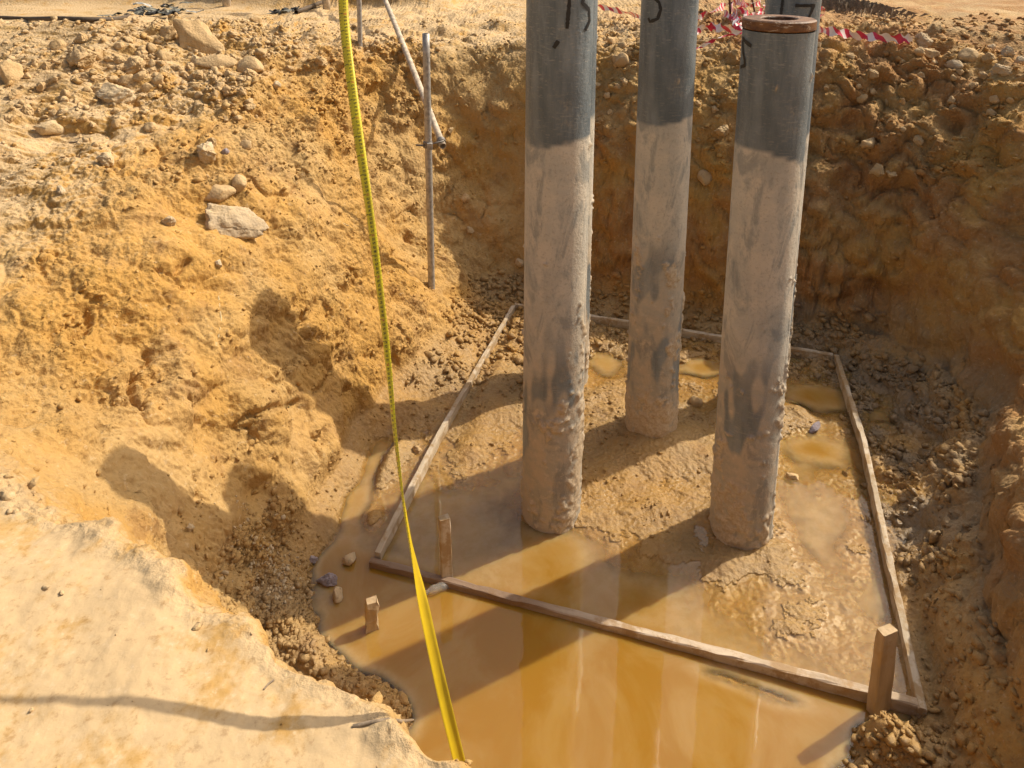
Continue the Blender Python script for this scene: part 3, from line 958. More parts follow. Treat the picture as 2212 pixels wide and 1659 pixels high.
foot, _ = hit(932, 622)
ptop = at_y(935, 72, foot.y)
o = tag(from_bm('scaffold_tube', tube_bm(foot - Vector((0, 0, .25)), Vector((foot.x + .006, foot.y, ptop.z)), .026), M_TUBE),
        'upright grey scaffold tube standing in the back left corner of the pit', 'scaffold tube')
cz = at_y(940, 312, foot.y).z
lo = at_y(957, 316, foot.y + .06)
hi = at_y(830, 0, 7.6)
dirn = (hi - lo).normalized()
gz = ground_z(hi.x, hi.y)
hi2 = lo + dirn * ((hi - lo).length + 1.6)
o = tag(from_bm('scaffold_tube', tube_bm(lo, hi2, .026, bend=.01), M_TUBE2),
        'sloping muddy scaffold tube clamped to the upright one and running up the bank', 'scaffold tube')
cl = empty('scaffold_clamp', (foot.x, foot.y, cz))
tag(cl, 'steel swivel clamp joining the upright and the sloping scaffold tubes', 'clamp')
def ring_bm(c, ax, r, h, n=20, th=.008):
    bm = bmesh.new()
    ax = Vector(ax).normalized(); u = ax.orthogonal().normalized(); v = ax.cross(u)
    rows = []
    for rr, hh in ((r, -h), (r + th, -h), (r + th, h), (r, h)):
        rows.append([bm.verts.new(Vector(c) + ax * hh + (u * math.cos(q / n * 6.2832) + v * math.sin(q / n * 6.2832)) * rr) for q in range(n)])
    for i in range(4):
        r0, r1 = rows[i], rows[(i + 1) % 4]
        for q in range(n): bm.faces.new((r0[q], r0[(q + 1) % n], r1[(q + 1) % n], r1[q]))
    bmesh.ops.recalc_face_normals(bm, faces=bm.faces)
    return bm
from_bm('collar', ring_bm((0, 0, 0), (0, 0, 1), .027, .022), M_CLAMP, cl)
c2 = lo + dirn * .06 - Vector((foot.x, foot.y, cz))
from_bm('collar', ring_bm(c2, dirn, .027, .020), M_CLAMP, cl)
from_bm('bolt', tube_bm(Vector((-.085, -.03, .004)), Vector((-.025, -.03, .0)), .007, 10, 2), M_CLAMP, cl)
from_bm('bolt', tube_bm(Vector((.02, -.034, .01)), Vector((.12, -.01, .03)), .007, 10, 2), M_CLAMP, cl)
bm = bmesh.new(); bmesh.ops.create_cube(bm, size=1, matrix=Matrix.Translation((.018, -.036, -.004)) @ Matrix.Diagonal((.04, .02, .05, 1)))
bmesh.ops.bevel(bm, geom=bm.edges[:], offset=.003, segments=1, affect='EDGES')
from_bm('clamp_flap', bm, M_TUBE, cl)

f2, _ = hit(777, 94)
t2 = at_y(772, -160, f2.y)
tag(from_bm('stake_pipe', tube_bm(f2 - Vector((0, 0, .2)), t2, .022, 16, 8), M_TUBE), 'thin grey upright pipe on top of the left bank behind the tape', 'pipe')
f3, _ = hit(706, 22)
t3 = at_y(690, -200, f3.y)
tag(from_bm('ground_post', tube_bm(f3 - Vector((0, 0, .1)), t3, .045, 14, 4), M_TUBE2), 'foot of a pale post standing near the dark rod on the far ground', 'post')
f4, _ = hit(490, 13)
t4 = at_y(478, -150, f4.y)
tag(from_bm('ground_post', tube_bm(f4 - Vector((0, 0, .1)), t4, .05, 14, 4), M_TUBE2), 'foot of a short pale post in front of the dark far bank', 'post')
M_ROD = simple('dark_rod', (.10, .07, .045), .7, .2, .3, 30, .2)
ra, _ = hit(640, 30); rb, _ = hit(700, 12)
tag(from_bm('steel_rod', tube_bm(ra + Vector((0, 0, .02)), rb + Vector((0, 0, .05)), .025, 10, 4), M_ROD), 'dark rod lying on the far ground towards the pale post', 'rod')
def rope_obj(name, pix, r, mat, label, cat, lift=.6):
    pts = [hit(*p)[0] + Vector((0, 0, r * lift)) for p in pix]
    cu = bpy.data.curves.new(name, 'CURVE'); cu.dimensions = '3D'; cu.bevel_depth = r; cu.bevel_resolution = 3
    sp = cu.splines.new('POLY'); sp.points.add(len(pts) - 1)
    for q, p in zip(sp.points, pts): q.co = (*p, 1)
    tmp = bpy.data.objects.new(name, cu); COL.objects.link(tmp)
    dg = bpy.context.evaluated_depsgraph_get()
    me = bpy.data.meshes.new_from_object(tmp.evaluated_get(dg))
    bpy.data.objects.remove(tmp)
    o = link(name, me, mat); me.materials.clear(); me.materials.append(mat)
    return tag(o, label, cat)
rope_obj('cable', [(-10, 40), (60, 43), (130, 44), (190, 46), (235, 46), (262, 42), (285, 36)], .022, M_ROD, 'dark cable lying straight across the far ground at left', 'cable')

# debris tangles on the far ground
M_DEB = simple('grey_debris', (.19, .185, .15), .8, 0, .55, 12, .6)
M_DARK = simple('black_debris', (.03, .028, .025), .7, 0, .4, 20, .4)
M_PLAST = simple('pale_plastic', (.50, .48, .42), .4, 0, .3, 12, .2)
def tangle(px, py, wpx, hpx, label, mats, n=16, name='debris_heap'):
    c, _ = hit(px, py)
    sc = c.y / F_PX
    root = empty(name, c)
    tag(root, label, 'debris')
    for k in range(n):
        bm = bmesh.new()
        x = random.uniform(-.5, .5) * wpx * sc; y = random.uniform(-.2, .2); zt = random.uniform(.0, hpx * sc * .8) * (1 - abs(x) / (wpx * sc * .6))
        prev = None
        ang = random.uniform(0, 6.28); p = Vector((x, y, max(zt, .01))); L = random.uniform(.10, .26); w = random.uniform(.02, .055)
        for s_ in range(6):
            d = Vector((math.cos(ang), math.sin(ang) * .6, random.uniform(-.35, .35)))
            p = p + d * L / 5; p.z = max(p.z, .0); ang += random.uniform(-.7, .7)
            side = d.cross(Vector((random.uniform(-.3, .3), random.uniform(-.3, .3), 1))).normalized() * w
            lift_ = Vector((0, 0, w * .5))
            row = [bm.verts.new(p - side), bm.verts.new(p + lift_), bm.verts.new(p + side), bm.verts.new(p - lift_ * .4)]
            if prev:
                for q in range(4): bm.faces.new((prev[q], prev[(q + 1) % 4], row[(q + 1) % 4], row[q]))
            prev = row
        bmesh.ops.recalc_face_normals(bm, faces=bm.faces)
        from_bm('scrap', bm, random.choice(mats), root, smooth=False)
    return root
tangle(298, 30, 62, 26, 'tangle of grey scrap on the far ground, at the end of the cable', [M_DEB, M_DEB, M_DARK])
tangle(360, 30, 60, 28, 'tangle of grey scrap with pale plastic loops, right of the cable end', [M_DEB, M_PLAST, M_DARK, M_DEB])
tangle(630, 27, 42, 18, 'small black heap of scrap beside the dark rod', [M_DARK, M_DARK, M_DEB], 12)

# ------------------------------------------------------------------ yellow measuring tape
def tape_material():
    m, nt, b = new_mat('yellow_tape')
    g = NT(nt)
    uv = g.n('ShaderNodeUVMap').outputs[0]
    sep = g.n('ShaderNodeSeparateXYZ'); g.put(sep.inputs[0], uv)
    u, v = sep.outputs[0], sep.outputs[1]                 # u across 0..1, v in metres
    def stripes(period, frac):
        f = g.math('FRACT', g.math('MULTIPLY', v, 1 / period))
        return g.math('LESS_THAN', f, frac)
    tick = g.math('MULTIPLY', stripes(.01, .16), g.math('LESS_THAN', u, .22))
    tick5 = g.math('MULTIPLY', stripes(.05, .05), g.math('LESS_THAN', u, .45))
    edge = g.math('MULTIPLY', stripes(.01, .10), g.math('GREATER_THAN', u, .9))
    # little printed figures: broken blobs at every centimetre
    cell = g.n('ShaderNodeTexVoronoi', feature='F1'); 
    nz = g.noise(1.0, 1, .5, co=g.scale(uv, (9, 520, 1)))
    win = g.math('MULTIPLY', g.math('GREATER_THAN', u, .50), g.math('LESS_THAN', u, .80))
    fig = g.math('MULTIPLY', g.math('MULTIPLY', stripes(.01, .62), win), g.math('GREATER_THAN', nz, .47))
    ink = g.math('MAXIMUM', g.math('MAXIMUM', tick, tick5), g.math('MAXIMUM', edge, fig))
    red = stripes(.10, .085)
    inkc = g.mix(g.math('MULTIPLY', red, fig), (.02, .018, .012), (.42, .06, .03))
    dirt = g.noise(22, 4)
    yel = g.mix(g.ramp(dirt, .4, .7), (.66, .55, .015), (.60, .47, .02))
    g.put(b.inputs['Base Color'], g.mix(g.math('MULTIPLY', ink, .88), yel, inkc))
    b.inputs['Roughness'].default_value = .38
    return m

def make_tape():
    key = [(733, -330, 2.16), (740, -60, 2.00), (745, 60, 1.93), (770, 260, 1.79), (802, 480, 1.665), (832, 720, 1.545), (856, 950, 1.435), (884, 1150, 1.34), (922, 1340, 1.27), (962, 1520, 1.22), (990, 1635, 1.19)]
    pts = [at_y(*k) for k in key]
    pts.append(pts[-1] + (pts[-1] - pts[-2]) * 3.0)
    K = [np.array(p) for p in pts]
    dense, tw = [], []
    tws = [.05, .05, .05, .10, .55, .75, 1.15, 1.45, 2.35, 2.55, 2.5, 2.5]
    for i in range(len(K) - 1):
        a, b, c, d = K[max(i-1, 0)], K[i], K[i+1], K[min(i+2, len(K)-1)]
        for t in np.linspace(0, 1, 24, endpoint=False):
            dense.append(.5 * ((2*b) + (c-a)*t + (2*a-5*b+4*c-d)*t*t + (3*b-a-3*c+d)*t**3))
            tt = t * t * (3 - 2 * t); tw.append(tws[i] + (tws[i+1] - tws[i]) * tt)
    w, bow, th = .0258, .005, .0005
    V, UV = [], []
    length = 0
    for i, p in enumerate(dense):
        j, k = max(i-1, 0), min(i+1, len(dense)-1)
        t = dense[k] - dense[j]; t /= np.linalg.norm(t)
        if i: length += np.linalg.norm(p - dense[i-1])
        view = np.array([0, 0, CAM_H]) * 0 + np.array([p[0] * .2, 1, 0]); 
        side = np.cross(t, view); side /= np.linalg.norm(side)
        if side[0] < 0: side = -side
        nor = np.cross(side, t)
        if nor[1] > 0: nor = -nor
        ca, sa = math.cos(tw[i]), math.sin(tw[i])
        s_ = side * ca + nor * sa; n_ = -side * sa + nor * ca
        for q in range(7):
            u = q / 6
            V.append(p + s_ * (u - .5) * w + n_ * bow * (1 - (2 * u - 1) ** 2)); UV.append((u, length))
    n = len(dense)
    a = np.arange(n * 7).reshape(n, 7)
    Fq = np.stack([a[:-1, :-1], a[:-1, 1:], a[1:, 1:], a[1:, :-1]], 2).reshape(-1, 4)
    me = np_mesh('tape', V, Fq)
    ul = me.uv_layers.new(name='UVMap')
    ul.data.foreach_set('uv', np.array(UV, np.float32)[Fq.ravel()].ravel())
    me.flip_normals()
    o = link('measuring_tape', me, tape_material())
    so = o.modifiers.new('thickness', 'SOLIDIFY'); so.thickness = th; so.offset = 0; me.materials.append(simple('yellow_tape_back', (.50, .35, .012), .35, bump=0, var=.06)); so.material_offset = 1
    return tag(o, 'long yellow steel measuring tape hanging down into the pit', 'measuring tape')
make_tape()

# ------------------------------------------------------------------ barrier tape and its stakes
def barrier_material():
    m, nt, b = new_mat('barrier_tape')
    g = NT(nt)
    sep = g.n('ShaderNodeSeparateXYZ'); g.put(sep.inputs[0], g.n('ShaderNodeUVMap').outputs[0])
    f = g.math('FRACT', g.math('ADD', g.math('MULTIPLY', sep.outputs[1], 6.2), g.math('MULTIPLY', sep.outputs[0], .45)))
    g.put(b.inputs['Base Color'], g.mix(g.math('LESS_THAN', f, .5), (.86, .78, .74), (.66, .03, .08)))
    b.inputs['Roughness'].default_value = .35
    return m
M_BAR = barrier_material()
def strand(pix, w, parent, lift=.11, twist=1.0, depth=None):
    pts = []
    for p in pix:
        q, _ = hit(p[0], p[1])
        if len(p) > 2: q = at_y(p[0], p[1], p[2])
        pts.append(np.array(q) + np.array([0, -.03, lift]))
    dense = []
    for i in range(len(pts) - 1):
        a, b, c, d = pts[max(i-1, 0)], pts[i], pts[i+1], pts[min(i+2, len(pts)-1)]
        for t in np.linspace(0, 1, 12, endpoint=False):
            dense.append(.5 * ((2*b) + (c-a)*t + (2*a-5*b+4*c-d)*t*t + (3*b-a-3*c+d)*t**3))
    dense.append(pts[-1])
    V, UV, L = [], [], random.random()
    ph = random.uniform(-.4, .4)
    for i, p in enumerate(dense):
        j, k = max(i-1, 0), min(i+1, len(dense)-1)
        t = dense[k] - dense[j]; t /= np.linalg.norm(t) + 1e-9
        if i: L += np.linalg.norm(p - dense[i-1])
        up = np.array([0, -.5, 1.]); s_ = up - t * (up @ t); s_ /= np.linalg.norm(s_)
        n_ = np.cross(s_, t)
        a_ = ph + twist * math.sin(i * .37 + ph * 5) * .7
        s2 = s_ * math.cos(a_) + n_ * math.sin(a_)
        ww = w * 1.35 * (.8 + .3 * math.sin(i * .9 + ph * 9))
        for q in range(3):
            V.append(p + s2 * (q / 2 - .5) * ww + n_ * .008 * (q == 1)); UV.append((q / 2, L))
    n = len(dense); a = np.arange(n * 3).reshape(n, 3)
    Fq = np.stack([a[:-1, :-1], a[:-1, 1:], a[1:, 1:], a[1:, :-1]], 2).reshape(-1, 4)
    me = np_mesh('strand', V, Fq)
    ul = me.uv_layers.new(name='UVMap'); ul.data.foreach_set('uv', np.array(UV, np.float32)[Fq.ravel()].ravel())
    o = link('strand', me, M_BAR, parent)
    return o
bt = empty('barrier_tape', (0, 0, 0))
tag(bt, 'crumpled red and white barrier tape knotted between two rebars on the back rim', 'barrier tape')
strand([(1290, 34), (1340, 46), (1390, 62), (1440, 66)], .05, bt)
strand([(1490, 64), (1520, 56), (1555, 36), (1580, 26), (1610, 30), (1640, 30)], .065, bt)
strand([(1575, 26), (1582, 50), (1590, 78)], .07, bt)
strand([(1500, 92), (1530, 82), (1560, 86), (1600, 88), (1630, 72), (1648, 50), (1652, 36)], .065, bt)
strand([(1588, 82), (1625, 62), (1645, 44)], .05, bt)
strand([(1500, 132), (1540, 112), (1580, 98), (1625, 84)], .035, bt)
strand([(1560, 40), (1590, 52), (1630, 46), (1650, 40)], .06, bt, .06)
strand([(1590, 34), (1612, 44), (1600, 56), (1580, 46), (1600, 30)], .05, bt, .07)
b2 = tag(empty('barrier_tape', (0, 0, 0)), 'length of red and white barrier tape lying along the rim right of the piles', 'barrier tape')
strand([(1740, 76), (1790, 84), (1840, 92), (1890, 97), (1940, 101), (1965, 100)], .06, b2, .07, .4)
strand([(1760, 40), (1775, 46), (1768, 58), (1755, 62)], .05, b2)
M_REBAR = simple('rusty_rebar', (.13, .06, .03), .8, .2, .3, 40, .4)
f5, _ = hit(1582, 34); t5 = at_y(1573, -70, f5.y)
tag(from_bm('rebar_stake', tube_bm(f5 - Vector((0, 0, .2)), t5, .012, 10, 5), M_REBAR), 'thin rusty rebar upright in the middle of the barrier tape knot', 'rebar')
f6, _ = hit(1644, 36); t6 = at_y(1610, -70, f6.y)
tag(from_bm('rebar_stake', tube_bm(f6 - Vector((0, 0, .2)), t6, .010, 10, 5), M_REBAR), 'thin leaning rebar by the back right pile at the end of the tape knot', 'rebar')

# ------------------------------------------------------------------ stones
def rock_mesh(name, seed, sub=3, cuts=7, flat=1.0):
    r = random.Random(seed)
    bm = bmesh.new()
    bmesh.ops.create_icosphere(bm, subdivisions=sub, radius=1.0)
    V = np.array([v.co[:] for v in bm.verts])
    for _ in range(cuts):                                # plane cuts leave broken faces
        n = np.array([r.gauss(0, 1), r.gauss(0, 1), r.gauss(0, 1)]); n /= np.linalg.norm(n)
        h = r.uniform(.42, .80)
        dd = V @ n - h
        V -= np.where(dd > 0, dd * .92, 0)[:, None] * n
    d = .16 * perlin(V * 1.7 + seed, seed) + .10 * perlin(V * 4.0 + seed, seed + 1) + .07 * perlin(V * 9 + seed, seed + 2)
    if sub > 3:
        w1_, w2_ = worley(V * 2.6 + seed, seed)
        d = d + .13 * (.5 - w1_) - .05 * (1 - smooth01((w2_ - w1_) / .12)) + .05 * perlin(V * 16, seed + 5)
    V = V * (1 + d)[:, None]
    V[:, 2] *= flat
    for v, c in zip(bm.verts, V): v.co = c
    me = bpy.data.meshes.new(name); bm.to_mesh(me); bm.free()
    me.polygons.foreach_set('use_smooth', np.ones(len(me.polygons), bool))
    return me
ROCKS = [rock_mesh('stone', 100 + k, 5 if k < 5 else 4 if k == 6 else 3, 11 + k % 5, .62 + .05 * (k % 5)) for k in range(12)]
PEBS = [rock_mesh('stone', 200 + k, 2, 9, .75) for k in range(8)]
_rock_variants = {}
def rock_data(base, mat):
    key = (base.name, mat.name)
    if key not in _rock_variants:
        me = base.copy(); me.materials.clear(); me.materials.append(mat); _rock_variants[key] = me
    return _rock_variants[key]

def put_rock(px, py, wpx, hpx, label, mat=M_STONE, group=None, idx=None, roll=None, sink=.30, name='stone', tilt=None, p=None, nor=None):
    if p is None: p, nor = hit(px, py)
    depth = (p - Vector((0, 0, CAM_H))) @ Vector(ray(CX, CY)) 
    sc = depth / F_PX
    w, h = wpx * sc * .56, hpx * sc * .62
    base = ROCKS[(idx if idx is not None else random.randrange(12))] if wpx > 16 else PEBS[random.randrange(8)]
    o = bpy.data.objects.new(name, rock_data(base, mat))
    COL.objects.link(o)
    dz = (w + h) / 2
    q = nor.to_track_quat('Z', 'Y').to_matrix().to_4x4() if tilt is None else Matrix.Identity(4)
    rot = Matrix.Rotation(random.uniform(0, 6.28) if roll is None else roll, 4, 'Z')
    if roll is not None or abs(w - h) > .2 * w:
        rot = Matrix.Rotation(0 if roll is None else roll, 4, 'Y' if tilt is not None else 'Z')
    hgt = min(w, h) / (.7)
    S = Matrix.Diagonal((w, max(min(w, h), .8 * min(w, h)), hgt, 1))
    o.matrix_world = Matrix.Translation(p + nor * hgt * (.62 - sink) * .7) @ q @ rot @ S
    return tag(o, label, 'stone', group)

LB = 'loose stones on the left bank'
def put_slab(px, py, L, W, T, ang, label, mat, idx, sink=.2, name='stone', face=(0, -.55, .83)):
    """an angular block laid with its long axis along a picture direction (degrees, down-right positive)"""
    p, nor = hit(px, py)
    sc = ((p - Vector((0, 0, CAM_H))) @ Vector(ray(CX, CY))) / F_PX
    n = Vector(face).normalized()
    up = Vector((0, math.sin(PITCH), math.cos(PITCH)))
    u = Vector((1, 0, 0)) * math.cos(math.radians(ang)) - up * math.sin(math.radians(ang))
    u = (u - n * (u @ n)).normalized(); v = n.cross(u)
    M = Matrix((u * L * sc * .60, v * W * sc * .62, n * T * sc * .6)).transposed().to_4x4()
    o = bpy.data.objects.new(name, rock_data(ROCKS[idx], mat)); COL.objects.link(o)
    o.matrix_world = Matrix.Translation(p + n * T * sc * (.5 - sink)) @ M
    return tag(o, label, 'stone')
put_slab(426, 92, 136, 72, 60, 42, 'large smooth tan slab leaning on the rubble of the left bank', M_STONE, 6, face=(.35, -.75, .55))
put_slab(464, 140, 86, 44, 34, 8, 'flat stone lying just below the large leaning slab', M_STONE, 5)
put_slab(543, 145, 72, 44, 34, -5, 'flat tan stone right of the slab, near the yellow tape', M_STONE, 8)
put_rock(362, 74, 40, 36, 'half buried stone directly left of the large leaning slab', M_STONE, idx=6, sink=.5)
put_slab(250, 217, 122, 64, 60, 8, 'broad white faced stone on the left bank', M_WHITE, 4)
put_rock(215, 197, 50, 36, 'orange tan stone behind the broad white faced stone', M_STONE, idx=1)
put_slab(184, 127, 76, 48, 48, 48, 'upright orange stone standing alone left of the rubble', M_STONE, 1)
put_rock(24, 168, 58, 50, 'large ochre clod at the left edge of the photograph', M_STONE, idx=8, sink=.45)
put_rock(278, 181, 46, 26, 'small dark sided stone above the broad white faced stone', M_STONE, idx=9)
put_rock(104, 283, 54, 44, 'pale lumpy stone casting a shadow, alone near the left edge', M_WHITE, idx=10)
put_slab(492, 482, 164, 116, 100, 38, 'biggest grey white boulder, half embedded in the orange left bank', M_GREYROCK, 3, sink=.50, name='boulder', face=(.45, -.6, .65))
put_rock(363, 481, 28, 28, 'round pinkish stone left of the embedded grey boulder', M_GREYROCK, idx=0)
put_rock(446, 328, 46, 40, 'white chalky chunk above the embedded boulder', M_WHITE, idx=2, sink=.5)
put_rock(484, 331, 22, 34, 'small purple grey stone beside the white chalky chunk', M_PURPLE, idx=5, tilt=1, roll=1.4)
put_rock(527, 316, 26, 26, 'small tan stone right of the purple grey stone', M_STONE, idx=8)
put_rock(230, 345, 40, 34, 'pale double lump of stone on the grey left slope', M_WHITE, idx=1)
put_rock(470, 420, 70, 40, 'rough crumbly lump just above the embedded boulder', M_STONE, idx=10, sink=.55)
put_rock(520, 400, 40, 34, 'tan lump at upper right of the embedded boulder', M_STONE, idx=9, sink=.5)
put_rock(470, 572, 20, 22, 'small whitish stone below the embedded boulder', M_WHITE, idx=3)
put_rock(1985, 92, 46, 34, 'pale rounded rock on the right end of the back rim', M_GREYROCK, idx=4, name='stone')
put_rock(2007, 121, 38, 26, 'tan rock just below the pale rounded one on the back rim', M_STONE, idx=6)
put_rock(2096, 125, 54, 36, 'broad orange rock in the rim row at upper right', M_STONE, idx=7)
put_rock(2063, 142, 54, 24, 'long flat pale rock in front of the broad orange rim rock', M_GREYROCK, idx=5)
put_rock(2134, 130, 30, 30, 'pointed orange rock right of the broad rim rock', M_STONE, idx=1)
put_rock(2176, 121, 28, 28, 'grey rock in the rim row near the right edge', M_GREYROCK, idx=2)
put_rock(2198, 138, 28, 30, 'light grey rock at the right edge of the rim row', M_GREYROCK, idx=9)
put_rock(2163, 156, 50, 28, 'wide pale rock lowest in the rim row at right', M_GREYROCK, idx=0)
put_rock(2141, 106, 24, 20, 'small grey rock topmost in the rim row', M_GREYROCK, idx=3)
put_rock(1347, 131, 48, 30, 'tan rock on the back wall between the front left and middle piles', M_STONE, idx=8)
put_rock(1319, 92, 34, 22, 'smaller rock on the rim between the front left and middle piles', M_STONE, idx=6)
put_rock(1561, 283, 34, 32, 'square tan rock in the back wall between the middle and right piles', M_STONE, idx=4, sink=.4)
put_rock(1519, 381, 34, 34, 'dark tan rock lower in the wall beside the middle pile', M_STONE, idx=7, sink=.45)
put_rock(1877, 312, 52, 28, 'wide tan rock with a dark gap above it in the right back wall', M_STONE, idx=10, sink=.45)
put_rock(1895, 374, 30, 26, 'left one of a touching pair of rocks in the right back wall', M_STONE, idx=2, sink=.4)
put_rock(1925, 376, 24, 26, 'right one of a touching pair of rocks in the right back wall', M_STONE, idx=3, sink=.4)
put_rock(1004, 431, 20, 18, 'small tan stone perched on the corner slope by the scaffold tube', M_STONE)
put_rock(972, 283, 18, 16, 'small stone in the shaded gully behind the scaffold tubes', M_STONE)
put_rock(1125, 567, 20, 20, 'whitish stone at the wall foot beside the front left pile', M_WHITE)
put_rock(1016, 497, 20, 18, 'pale pebble on the corner slope above the pit floor', M_WHITE)
put_rock(900, 975, 22, 18, 'round clod beside the left batten of the frame', M_STONE)
put_rock(757, 1212, 30, 40,  'wet rounded stone in shallow water left of the frame corner', M_GREYROCK, sink=.3, p=on_z(757, 1212, .0), nor=Vector((0, 0, 1)))
put_rock(677, 1213, 24, 18,  'small dark wet stone on the mud left of the frame corner', M_PURPLE, p=on_z(677, 1213, .0), nor=Vector((0, 0, 1)))
put_rock(1712, 1036, 32, 28, 'wet brown clod in the shallow pool right of the front right pile', M_STONE)
put_rock(1760, 928, 44, 16, 'dark muddy lump at the edge of the amber puddle', M_PURPLE)
put_rock(708, 1259, 50, 24,  'dark weedy clod in the shadow on the left pit floor', M_PURPLE, p=on_z(708, 1259, .0), nor=Vector((0, 0, 1)))
put_rock(728, 1292, 30, 36,  'brown wet stone below the dark weedy clod', M_GREYROCK, p=on_z(728, 1292, .0), nor=Vector((0, 0, 1)))
put_rock(1500, 872, 30, 30, 'dark clod between the middle pile and the front right pile', M_STONE)
put_rock(410, 1142, 18, 22, 'whitish stone beside the dark crevice at the ledge', M_WHITE)

def region(px, py):
    if px < 230: return 'small tan stone in the rubble left of the broad white faced stone', 'rubble stones left of the white faced stone'
    if px > 490: return 'small tan stone in the rubble between the large slab and the tape', 'rubble stones between slab and tape'
    if py > 185: return 'small tan stone strewn below the heap, around the broad white faced stone', 'rubble stones around the white faced stone'
    return 'fist sized tan stone heaped between the upright orange stone and the large slab', LB
for (px, py, w) in [(278, 92, 24), (326, 110, 30), (356, 125, 36), (291, 143, 48), (329, 156, 30), (303, 166, 28), (343, 176, 34), (414, 148, 28), (550, 46, 28),
                    (565, 116, 28), (593, 93, 22), (328, 276, 30), (258, 262, 26), (100, 150, 30), (90, 190, 26), (160, 175, 22), (140, 205, 22), (300, 120, 26), (240, 130, 28),
                    (260, 150, 30), (330, 140, 24), (380, 150, 24), (420, 170, 28), (20, 260, 40), (60, 240, 30), (30, 210, 34)]:
    lb_, gp_ = region(px, py); put_rock(px, py, w, w * .78, lb_, M_STONE, gp_, sink=.38)
for (px, py) in [(422, 133), (593, 186), (130, 415)]:
    put_rock(px, py, 20, 20, 'small whitish stone among the loose rubble on the left bank', M_WHITE, 'small whitish stones on the left bank')
rr = random.Random(5)
cnt = 0
while cnt < 120:
    px = rr.gauss(330, 190); py = rr.gauss(150, 70)
    if not (0 < px < 735 and 62 < py < 330): continue
    if py < 70 + 60 * (px < 120) or (px > 560 and py > 190): continue
    w = rr.uniform(13, 24) if rr.random() < .8 else rr.uniform(24, 36)
    lb_, gp_ = region(px, py); put_rock(px, py, w, w * rr.uniform(.6, .9), lb_, M_STONE, gp_, sink=.45)
    cnt += 1
cnt = 0
while cnt < 60:
    px = rr.uniform(1285, 2212); py = rr.gauss(160, 50) + (px - 1285) * .02
    if not 95 < py < 420: continue
    w = rr.uniform(13, 24)
    put_rock(px, py, w, w * .8, ('small tan stone bedded high in the back wall right of the piles' if px > 1760 else 'small tan stone bedded high in the back wall between the piles'), M_STONE, ('small stones in the back wall right of the piles' if px > 1760 else 'small stones in the back wall between the piles'), sink=.3)
    cnt += 1

# ------------------------------------------------------------------ pebbles, crumbs and clods (uncountable)
ICO = None
def clod_field(name, label, pts, sizes, sub=1, squash=.75, rugv=.6, sel=None, grey_v=None, mat=M_SOIL):
    global ICO
    bm = bmesh.new(); bmesh.ops.create_icosphere(bm, subdivisions=sub, radius=1.0)
    bv = np.array([v.co[:] for v in bm.verts]); bf = np.array([[v.index for v in f.verts] for f in bm.faces]); bm.free()
    n = len(pts)
    pts = np.asarray(pts); sizes = np.asarray(sizes)
    k = len(bv)
    rot = RNG.normal(size=(n, 4)); rot /= np.linalg.norm(rot, axis=1, keepdims=True)
    a, b, c, d = rot.T
    Rm = np.stack([np.stack([1-2*(c*c+d*d), 2*(b*c-a*d), 2*(b*d+a*c)], 1), np.stack([2*(b*c+a*d), 1-2*(b*b+d*d), 2*(c*d-a*b)], 1),
                   np.stack([2*(b*d-a*c), 2*(c*d+a*b), 1-2*(b*b+c*c)], 1)], 1)
    rad = 1 + RNG.normal(scale=.32, size=(n, k))
    axs = RNG.uniform(.5, 1.35, size=(n, 1, 3))
    V = bv[None] * rad[:, :, None] * axs
    V = np.einsum('nij,nkj->nki', Rm, V) * sizes[:, None, None]
    V[:, :, 2] *= squash
    V += pts[:, None, :]
    Fq = (bf[None] + (np.arange(n) * k)[:, None, None]).reshape(-1, 3)
    me = np_mesh(name, V.reshape(-1, 3), Fq)
    src = np.asarray(sel)
    for nm, arr in (('wet', wet), ('pale', pale), ('grey', grey), ('rust', rust)): add_attr(me, nm, np.repeat(arr[src], k))
    add_attr(me, 'rug', np.full(n * k, rugv))
    return tag(link(name, me, mat, smooth=False), label, kind='stuff')

area = None
def choose(weight, n):
    """grid vertices drawn with probability weight x surface area"""
    dx = np.gradient(XS)[None, :] * np.gradient(YS)[:, None]
    w = np.clip(weight, 0, None) * dx.ravel() / np.clip(NRM[:, 2], .2, 1)
    w = w * (np.abs(X) < 6) * (Y > .9) * (Y < 8)
    w /= w.sum()
    return RNG.choice(N, size=n, p=w)

patch = smooth01(n2 * 2.4 + .35)
def sizes(n, lo, hi, pw=3.0): return lo + (hi - lo) * RNG.random(n) ** pw

i = choose(rubble * (.25 + patch) * 2 + .3 * left * (1 - ledge) * patch * smooth01((Y - 3.0) / 1.2) * smooth01((d_top + 1.0) / .6) , 9000)
s_ = sizes(9000, .005, .030, 4.0)
clod_field('pebbles', 'pebbles and crumbs strewn over the left bank', P1[i] + NRM1[i] * (s_ * .25)[:, None], s_, sel=i)
i = choose(left * (1 - ledge) * (.12 + patch ** 2), 9000)
s_ = sizes(9000, .003, .018, 3.5)
clod_field('soil_crumbs', 'fine crumbs of soil stuck to the left bank', P1[i] + NRM1[i] * (s_ * .2)[:, None], s_, sel=i)
i = choose(back * (.15 + patch) * (.06 + smooth01((P1[:, 2] - .95) / .5)), 9000)
s_ = sizes(9000, .005, .028, 3.5)
clod_field('wall_gravel', 'gravel and clods bedded in the back wall', P1[i] + NRM1[i] * (s_ * .2)[:, None], s_, sel=i)
i = choose(right * (.2 + patch) * (SD < -.02) + .7 * floor * smooth01((Y - 4.6) / .4) + 1.2 * floor * smooth01((.4 - X) / .3) * smooth01((Y - 4.2) / .3) * patch, 7000)
s_ = sizes(7000, .004, .034, 4.5)
